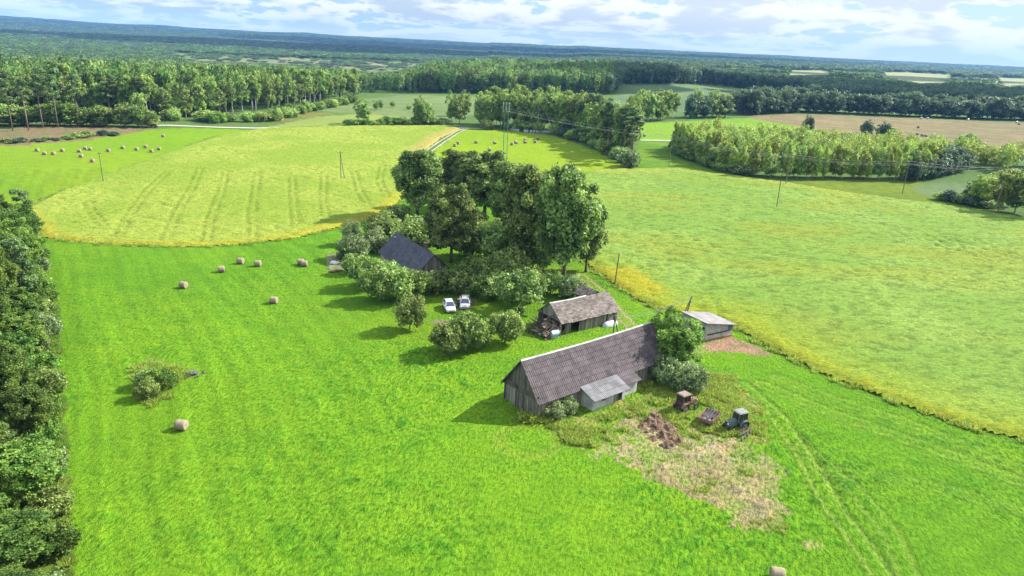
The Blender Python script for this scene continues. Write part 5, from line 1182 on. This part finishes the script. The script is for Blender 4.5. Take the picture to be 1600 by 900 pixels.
# front of the far left forest
row(['birch', 'birch', 'birch', 'pine'], [(-60, 192), (60, 190), (150, 188), (240, 189)], 26, (16, 25), (2.2, 4.3), {'birch': 'birch from the left in the far left forest front', 'pine': 'pine from the left in the far left forest front'}, 'front rank of the far left forest', 2, 7, 5, NM)
row(['birch', 'birch', 'green'], [(240, 188), (310, 184), (380, 177), (440, 170), (500, 162), (556, 157)], 26, (14, 23.5), (2.2, 4.4), {'birch': 'birch from the left, forest front behind the gravel road', 'green': 'leafy tree from the left, forest front behind the gravel road'}, 'front rank of the left forest', 2, 9, 6, NM)
row(['pine'], [(15, 207), (36, 205), (60, 201), (132, 200)], 5, (19, 23), (2.6, 3.2), 'tall bare-stemmed pine from the left on the brown clearing', 'lone pines on the brown clearing', 1, 3, 4, 'pine_tree')
row(['round'], [(-20, 196), (60, 197), (150, 198), (238, 199)], 13, (7, 11), (4.5, 6.5), 'round green tree from the left behind the brown clearing', 'low row of round trees behind the brown clearing', 1, 3, 3, 'round_tree', [MT['apple'], MT['light'], MT['birch']])
put('green', (220, 200), 142, 22, label='tall pointed green tree at the start of the gravel road', name='broadleaf_tree', mat=MT['birch'])
row(['shrub'], [(248, 190), (300, 191), (352, 193), (420, 192), (470, 178), (560, 160)], 18, (3, 6), (3, 5), 'light green bush from the left behind the gravel road', 'bushes between gravel road and forest', 2, 6, 6, 'bush', [MT['light'], MT['birch']], cat='bush')
row(['shrub'], [(545, 197.5), (600, 196), (650, 195), (700, 194)], 14, (2.5, 4.5), (2.5, 4.5), 'low hedge bush from the left behind the left crop field', 'hedge bushes behind the left crop field', 1, 3, 2, 'bush', [MT['birch'], MT['light']], cat='bush')
for a in (((567, 194), 153, 26, 'green', 'single leafy tree at the left end of the hedge'), ((655, 194), 148, 22, 'green', 'bright slim tree, left of the pair on the hedge'), ((667, 195), 157, 24, 'round', 'rounder darker tree, right of the pair on the hedge'), ((587, 172), 155, 10, 'green', 'tiny tree on the pale meadow, leftmost'), ((595, 171), 155, 10, 'green', 'tiny tree on the pale meadow, second from left'), ((614, 168), 157, 9, 'green', 'tiny tree on the pale meadow, third from left'), ((639, 171), 164, 9, 'round', 'tiny bush-like tree on the pale meadow, nearest the pair'),
          ((706, 193), 140, 20, 'green', 'bright tree at the left end of the tree belt'), ((718, 194), 146, 26, 'green', 'fuller tree beside the end of the farm track'), ((727, 182), 139, 20, 'green', 'tall tree standing behind the end of the farm track')):
    put(a[3], a[0], a[1], a[2], label=a[4], name='broadleaf_tree', mat=MT['birch'])
# belt behind the meadow
row(['green', 'green', 'birch', 'green'], [(748, 199), (790, 201), (865, 207), (910, 218)], 13, (17, 21.5), (3.4, 4.4), {'green': 'leafy tree from the left in the belt behind the meadow', 'birch': 'birch from the left in the belt behind the meadow', 'pine': 'pine from the left in the belt behind the meadow'}, 'tree belt behind the meadow', 3, 8, 4, NM)
row(['green', 'green', 'pine'], [(905, 216), (940, 229), (970, 246), (988, 258)], 9, (18, 22.5), (3.6, 4.6), {'green': 'leafy tree from the left at the dark belt end', 'pine': 'dark pine from the left at the dark belt end'}, 'right end of the tree belt', 3, 7, 4, NM)
row(['shrub'], [(755, 203), (800, 204), (870, 210), (930, 228), (985, 262)], 20, (3.5, 6), (3, 4.5), 'low bush from the left at the foot of the tree belt', 'bushes at the foot of the tree belt', 1, 2, 3, 'bush', [MT['birch'], MT['dark'], MT['apple']], cat='bush')
put('shrub', (982, 262), 236, 34, label='pale bush at the right tip of the tree belt', name='bush', cat='bush', mat=GR)
row(['green', 'birch'], [(985, 192), (1010, 191), (1035, 189), (1056, 188)], 8, (15, 20), (3.4, 4.4), 'leafy tree from the left in the pale row beyond the belt', 'short pale green row beyond the belt', 2, 8, 3, NM)
row(['green', 'round'], [(1072, 186), (1100, 185), (1140, 184)], 6, (13, 19), (4, 5.5), 'leafy tree from the left beside the stubble field corner', 'small group left of the stubble field', 2, 9, 4, NM, [MT['birch'], MT['dark'], MT['birch']])
row(['round'], [(1150, 181), (1240, 176), (1310, 178), (1450, 184), (1640, 190)], 30, (15, 20), (7, 10), 'dark round tree from the left behind the stubble field', 'dark round trees behind the stubble field', 2, 16, 8, 'round_tree', [MT['dark']])
for a in (((1262, 207), 180, 18, 'left of the three dark trees between wood and stubble field'), ((1352, 214), 187, 20, 'middle of the three dark trees between wood and stubble field'), ((1380, 222), 190, 27, 'right of the three dark trees between wood and stubble field'), ((1505, 240), 207, 34, 'broad dark green tree at the stubble field edge near the right')):
    put('round', a[0], a[1], a[2], label=a[3], name='round_tree', mat=MT['dark'] if a[0][0] < 1500 else MT['birch'])
# the yellow-green young wood on the right
YW = [(1052, 236), (1072, 248), (1128, 268), (1180, 277), (1250, 281), (1330, 281), (1440, 283), (1462, 276)]
row(['aspen', 'aspen', 'aspen', 'green'], YW, 40, (8.5, 13.5), (1.8, 3.2), {'aspen': 'yellow-green birch from the left, young wood front', 'green': 'taller leafy tree from the left, young wood front'}, 'front ranks of the young wood', 2, 6, 3, {'aspen': 'young_birch', 'green': 'broadleaf_tree'})
row(['shrub'], YW[:4], 14, (3, 5), (2.5, 3.6), 'low bush from the left at the foot of the young wood', 'bushes at the foot of the young wood', 1, 1, 1, 'bush', [MT['birch'], GR], cat='bush')
row(['round'], [(1418, 283), (1440, 282), (1470, 276), (1500, 268)], 9, (8, 11), (3.4, 4.4), 'dark leafy tree from the left in the young wood', 'dark trees in the young wood', 2, 6, 3, 'broadleaf_tree')
for i, a in enumerate((((1532, 322), 268, 36), ((1515, 318), 283, 26), ((1560, 330), 258, 40), ((1585, 332), 260, 48), ((1612, 340), 256, 44), ((1575, 322), 270, 30))):
    put('green', a[0], a[1], a[2], label=('light leafy tree behind the leaning grey pole', 'small leafy tree left of the group by the leaning grey pole', 'tall pale tree right behind the leaning grey pole', 'darker leafy tree right of the leaning grey pole', 'dark tree cut by the right edge of the picture', 'leafy tree at the back of the group by the leaning grey pole')[i], name='broadleaf_tree', mat=(MT['aspen'], MT['light'], MT['aspen'], MT['birch'], MT['birch'], MT['light'])[i])
row(['shrub'], [(1466, 312), (1500, 318), (1540, 326)], 9, (2.2, 3.6), (2.2, 3.2), 'hedge bush from the left along the right crop top edge', 'low hedge along the right crop field', 1, 1, .6, 'bush', [MT['dark'], MT['birch']], cat='bush')
row(['shrub'], [(5, 226), (30, 224), (60, 222), (100, 219), (180, 212)], 10, (1.2, 2.6), (1.8, 3.2), 'low bush from the left between brown clearing and meadow', 'low bushes at the brown clearing', 1, 1, 3, 'bush', [MT['birch'], MT['dark']], cat='bush')

# ------------------------------------------------------------------ forests that read as one mass
def lowtree(name, seed, kind, n, size, lm):
    rng = np.random.default_rng(seed)
    if kind == 'spruce': p = proto_spruce(seed, 10, 2.3, n, size, lm); V = None; return p
    C = []; S = []
    for i in range(7):
        th = i*2.4; f = .45 if i else 0; z = 7.2+1.9*(i/6)-.9*(i % 2); C.append((2.6*f*math.cos(th), 2.6*f*math.sin(th), z)); S.append((1.3, 1.3, 1.5 if kind == 'leafy' else 1.0))
    if kind == 'leafy': C.append((0, 0, 5.5)); S.append((2.1, 2.1, 2.8))
    V, Q, T = leaves(rng, C, S, n, size, .6)
    mb = MB(); mb.tube([(0, 0, 0), (0, 0, 8)], [.16, .08], 4)
    tv = np.array(mb.v); k = len(V)
    return Proto(crownmesh(name, V, Q, T, lm), None, 10, 2.8)
POOL = bpy.data.collections.new('forest_sprays')
def pool(c, meshes):
    cc = bpy.data.collections.new(c)
    for i, me in enumerate(meshes):
        o = bpy.data.objects.new('%s_spray_%d' % (c, i), me); cc.objects.link(o)
    return cc
pf = [lowtree('canopy', 200+i, 'pineish' if i % 2 else 'leafy', 420, .85, MT['farmix']).crown for i in range(4)]+[proto_spruce(210, 10, 2.1, 420, .8, MT['farmix']).crown]
pn = [lowtree('canopy', 220+i, 'leafy', 420, .8, MT['farmix' if i else 'birch']).crown for i in range(3)]
py_ = [lowtree('canopy', 230+i, 'leafy', 520, .62, MT['aspen']).crown for i in range(3)]+[lowtree('canopy', 235, 'leafy', 520, .62, MT['birch']).crown]
pd = [lowtree('canopy', 240+i, 'leafy', 420, .85, MT['dark']).crown for i in range(3)]+[proto_spruce(245, 10, 2.4, 420, .8, MT['dark']).crown]
def scatter_group():
    ng = bpy.data.node_groups.new('scatter', 'GeometryNodeTree'); ng.interface.new_socket('Geometry', in_out='INPUT', socket_type='NodeSocketGeometry'); ng.interface.new_socket('Geometry', in_out='OUTPUT', socket_type='NodeSocketGeometry'); return ng
def scatter(name, P, S, coll, label, cat='forest'):
    P = np.asarray(P, np.float32); S = np.asarray(S, np.float32); me = bpy.data.meshes.new(name); me.vertices.add(len(P)); me.vertices.foreach_set('co', P.ravel())
    a = me.attributes.new('scl', 'FLOAT_VECTOR', 'POINT'); a.data.foreach_set('vector', S.ravel())
    a = me.attributes.new('rot', 'FLOAT_VECTOR', 'POINT'); r_ = np.zeros((len(P), 3), np.float32); r_[:, 2] = RNG.random(len(P))*6.28; a.data.foreach_set('vector', r_.ravel())
    a = me.attributes.new('pick', 'INT', 'POINT'); a.data.foreach_set('value', RNG.integers(0, 1000, len(P)).astype(np.int32))
    o = link(name, me, kind='stuff', label=label, cat=cat)
    ng = scatter_group(); N = ng.nodes; L = ng.links; gi = N.new('NodeGroupInput'); go = N.new('NodeGroupOutput'); ip = N.new('GeometryNodeInstanceOnPoints'); ci = N.new('GeometryNodeCollectionInfo')
    ci.inputs['Collection'].default_value = coll; ci.inputs['Separate Children'].default_value = True; ci.inputs['Reset Children'].default_value = True
    def na(nm, t): n = N.new('GeometryNodeInputNamedAttribute'); n.data_type = t; n.inputs['Name'].default_value = nm; return n.outputs['Attribute']
    er = N.new('FunctionNodeEulerToRotation'); L.new(na('rot', 'FLOAT_VECTOR'), er.inputs[0])
    L.new(gi.outputs[0], ip.inputs['Points']); L.new(ci.outputs[0], ip.inputs['Instance']); ip.inputs['Pick Instance'].default_value = True
    L.new(na('pick', 'INT'), ip.inputs['Instance Index']); L.new(er.outputs[0], ip.inputs['Rotation']); L.new(na('scl', 'FLOAT_VECTOR'), ip.inputs['Scale']); L.new(ip.outputs[0], go.inputs[0])
    md = o.modifiers.new('scatter', 'NODES'); md.node_group = ng; return o
OPEN = [[(270, 82), (420, 89), (560, 94), (660, 97), (655, 102), (625, 110), (590, 113), (540, 109), (470, 101), (380, 97), (290, 94)], [(958, 152), (975, 134), (1100, 135), (1255, 150), (1262, 162), (1180, 178), (1050, 178), (960, 165)]]+FARFIELD+[[(556, 150), (620, 147), (765, 149), (765, 200), (556, 200)]]
def treeline(px):
    return np.interp(px, [-400, 0, 240, 300, 380, 440, 500, 556, 566, 700, 760, 900, 962, 972, 1100, 1255, 1262, 1320, 1450, 1640, 2000], [188, 186, 185, 181, 172, 165, 158, 152, 146, 147, 148, 149, 150, 133, 133, 149, 160, 164, 170, 176, 190])
def forest_points():
    P = []; S = []
    # rings: spacing grows with distance as the eye resolves less
    d = 318.0; rng = np.random.default_rng(5)
    while d < 11500:
        s = max(5.6, d*.0078) if d < 1500 else min(d*.0085, 70)
        n = int(RAD(96)*d/s); th = -RAD(48)+RAD(96)*(np.arange(n)+rng.random(n)*.9)/n; dd = d+(rng.random(n)-.5)*s*1.2
        P.append(np.stack([dd*np.sin(th), dd*np.cos(th), np.full(n, s)], 1)); d += s*.95
    A = np.concatenate(P); x, y, s = A.T; z = hz(x, y); px, py = proj(x, y, z); D = np.hypot(x, y)
    az = np.arctan2(x, y)
    H = np.full(len(x), 19.0)
    leftish = smooth(.02, -.10, az)
    H = np.where(leftish > .5, np.clip(21.5-(D-420)*.011, 9, 21.5), 18)
    hill = np.exp(-((x-10-.02*y)/200)**2-((y-900)/260)**2); H = np.where(hill > .3, 20, H)
    H = H*(.78+.34*RNG.random(len(x)))*(.88+.24*fbm(x/60, y/60, 61, 2))
    H = np.where(D > 1600, H*.9, H)
    ok = (py < treeline(px)-1.0) & (px > -160) & (px < 1760)
    # marshy bog pines: sparse and stunted at the rim of the bog
    cap = np.full(len(x), 99.0)
    for poly in OPEN:
        ins0 = pip(px, py, poly); cap[ins0] = 0
        for f in np.linspace(.08, 1, 12):
            qx, qy = proj(x, y, z+H*f); hit = pip(qx, qy, poly) & (cap > f); cap[hit] = f-.08
    H = np.where(cap < 50, H*cap, H)
    ok &= H > 2.5
    dw = pip(px, py, OPEN[0]) & (RNG.random(len(x)) < .5*smooth(.35, .6, fbm(x/45, y/45, 91, 2))); H = np.where(dw, RNG.uniform(2.5, 5, len(x)), H); ok |= dw
    # thin mixed country far right: fields between copses
    thin = (D > 1200) & (D < 4200) & (az > .16); ok &= ~(thin & (fbm(x/170, y/260, 71, 3) < .40))
    ok &= ~((D > 600) & (D < 1300) & (az < .1) & (az > -.75) & (fbm(x/120, y/160, 72, 3) < .33) & (RNG.random(len(x)) < .6))
    x, y, z, H, s, D, az = [v[ok] for v in (x, y, z, H, s, D, az)]
    R = np.maximum(s*.72, 3.4)*(.8+.4*RNG.random(len(x))); R = np.minimum(R, np.maximum(H*.55, s*.75))
    Sx = R/2.9; return np.stack([x, y, z-.1*H*(D > 500)], 1), np.stack([Sx, Sx, H/10], 1), D, az
FP, FS, FD, FA = forest_points()
near_ = FD < 620
lf = (FA < .12)
scatter('left_forest', FP[lf & (FD < 1150)], FS[lf & (FD < 1150)], pool('mixed', pf+pn), 'dense green mixed forest filling the left middle distance behind its front rank of birches')
scatter('right_forest', FP[~lf & (FD < 1150)], FS[~lf & (FD < 1150)], pool('dark', pd), 'dark green forest behind the marsh and the stubble field on the right')
scatter('distant_forest', FP[FD >= 1150], FS[FD >= 1150], pool('distant', pf[:3]+pd[:1]+pf[4:]), 'endless forest fading to blue towards the horizon')
# inner part of the young wood on the right
YP = W([(1062, 228), (1080, 240), (1130, 258), (1250, 270), (1440, 272), (1480, 262), (1600, 272), (1700, 276), (1700, 262), (1600, 258), (1500, 252), (1400, 243), (1290, 236), (1200, 229), (1110, 222), (1065, 224)])
bx = np.array(YP); cand = np.stack([RNG.uniform(bx[:, 0].min(), bx[:, 0].max(), 9000), RNG.uniform(bx[:, 1].min(), bx[:, 1].max(), 9000)], 1)
area = np.prod(bx.max(0)-bx.min(0)); keepn = min(9000, int(area/16)); cand = cand[:keepn]; cand = cand[pip(cand[:, 0], cand[:, 1], YP)]
Hh = RNG.uniform(6.0, 12.0, len(cand)); Hh *= .65+.6*fbm(cand[:, 0]/12, cand[:, 1]/12, 81, 2); Rr = RNG.uniform(.75, 1.15, len(cand))
scatter('young_wood', np.column_stack([cand, np.zeros(len(cand))]), np.column_stack([Rr, Rr, Hh/10]), pool('young', py_), 'yellow-green inside of the young birch wood on the right')

# ------------------------------------------------------------------ weeds and tall grass on the rough ground
def tufts():
    m = leafmat('tall_grass', (.14, .235, .022), (.34, .40, .08), var=.5, trans=.5); V = []; Q = []; T = []
    me_l = []
    for s_ in range(3):
        rng = np.random.default_rng(300+s_); n = 46; V = []; 
        for i in range(n):
            b = rng.normal(size=2)*.16; t = b*1.9+rng.normal(size=2)*.12; h = rng.uniform(.25, .6); w_ = rng.normal(size=2)*.03
            V += [(b[0]-w_[0], b[1]-w_[1], 0), (b[0]+w_[0], b[1]+w_[1], 0), (t[0]+w_[0]*.4, t[1]+w_[1]*.4, h), (t[0]-w_[0]*.4, t[1]-w_[1]*.4, h)]
        me_l.append(npmesh('tuft', np.array(V), np.arange(n*4).reshape(-1, 4), m, {'tint': ('FACE', 'FLOAT', rng.random(n))}))
    cc = pool('tufts', me_l); pts = []; sc = []
    def fill(poly, n, lo, hi, thr=.45):
        b = np.array(poly); c = np.stack([RNG.uniform(b[:, 0].min(), b[:, 0].max(), n), RNG.uniform(b[:, 1].min(), b[:, 1].max(), n)], 1); c = c[pip(c[:, 0], c[:, 1], poly) & (fbm(c[:, 0]/1.8, c[:, 1]/1.8, 88, 3) > thr)]
        lx = (c[:, 0]-BO[0])*math.cos(BA)+(c[:, 1]-BO[1])*math.sin(BA); ly = -(c[:, 0]-BO[0])*math.sin(BA)+(c[:, 1]-BO[1])*math.cos(BA); c = c[~((lx > 4.5) & (lx < 17) & (ly > -7.0) & (ly < 0))]
        s = RNG.uniform(lo, hi, len(c)); pts.append(np.column_stack([c, np.zeros(len(c))])); sc.append(np.column_stack([s*1.3, s*1.3, s]))
    fill(WEEDS, 5500, .4, 1.0, .50); fill(DRYYARD, 1300, .3, .6, .58); fill(W([(205, 575), (240, 563), (285, 572), (300, 585), (275, 600), (268, 625), (235, 640), (207, 610)]), 350, .5, 1.0, .3)
    fill(WOODFLOOR, 7000, .7, 1.4, .45); fill(W([(800, 655), (850, 662), (880, 640), (870, 630), (842, 652)]), 300, .8, 1.6, .1)
    for tr_ in (RIGHTCROP, LEFTCROP):                        # rank grass on the field margins
        for i in range(len(tr_)):
            a, b = np.array(tr_[i]), np.array(tr_[(i+1) % len(tr_)])
            if max(a[1], b[1]) > 230 or abs(a[0]) > 160 or abs(b[0]) > 160: continue
            n = int(np.hypot(*(b-a))*1.5); t = RNG.random(n)[:, None]; c = a+(b-a)*t+RNG.normal(size=(n, 2))*.45; s = RNG.uniform(.5, 1.1, n); pts.append(np.column_stack([c, np.zeros(n)])); sc.append(np.column_stack([s*1.4, s*1.4, s]))
    scatter('tall_grass', np.concatenate(pts), np.concatenate(sc), cc, 'rank tall grass and weeds on the rough ground round the yard and along field edges', 'grass')
tufts()

# ------------------------------------------------------------------ clouds high to the right that shade parts of the country, and the air
def cloud(cx, cy, ex, ey, alt, label_):
    """flat-based cumulus over the place whose shade it makes"""
    off = alt/math.tan(SUN_EL); x0, y0 = cx+off*math.cos(SUN_AZ), cy+off*math.sin(SUN_AZ); mb = MB(); random.seed(int(abs(cx)+cy))
    for i in range(22):
        a = random.uniform(0, 6.28); f = math.sqrt(random.random())*.85; r_ = random.uniform(.22, .36)
        mb.blob((ex*f*math.cos(a), ey*f*math.sin(a), 0), (ex*r_, ey*r_, min(ex, ey)*.16), seg=14, rough=.25)
    mb.blob((0, 0, 0), (ex*.6, ey*.6, min(ex, ey)*.15), seg=18, rough=.2)
    m = simple('cloud_white', (.8, .8, .8), 1, .02, .001, tintamt=.02)
    mb.build('cloud', m, None, (x0, y0, alt), 0, smoothf=True, kind='structure')
cloud(560, 860, 380, 200, 700, '')
cloud(70, 800, 90, 110, 700, '')
cloud(380, 1280, 330, 160, 700, '')
cloud(-900, 3100, 1500, 700, 900, '')
cloud(-200, 5400, 2600, 900, 1000, '')
cloud(900, 2300, 700, 260, 800, '')
def haze():
    me = bpy.data.meshes.new('haze'); bm = bmesh.new(); bmesh.ops.create_cube(bm, size=1.0)
    zt_ = 260.0; zb = -60.0
    for v in bm.verts: v.co = Vector((v.co.x*24000, v.co.y*24000, zb if v.co.z < 0 else zt_))
    bm.to_mesh(me); bm.free(); o = link('haze', me, kind='stuff', label='thin blue summer haze over the whole country', cat='haze')
    m = bpy.data.materials.new('haze'); m.use_nodes = True; N = m.node_tree.nodes; N.clear(); out = N.new('ShaderNodeOutputMaterial'); v = N.new('ShaderNodeVolumePrincipled')
    v.inputs['Color'].default_value = (.18, .42, .92, 1); v.inputs['Density'].default_value = HAZE_D; v.inputs['Anisotropy'].default_value = .0
    m.node_tree.links.new(v.outputs[0], out.inputs['Volume']); me.materials.append(m)
HAZE_D = 6e-5
haze()
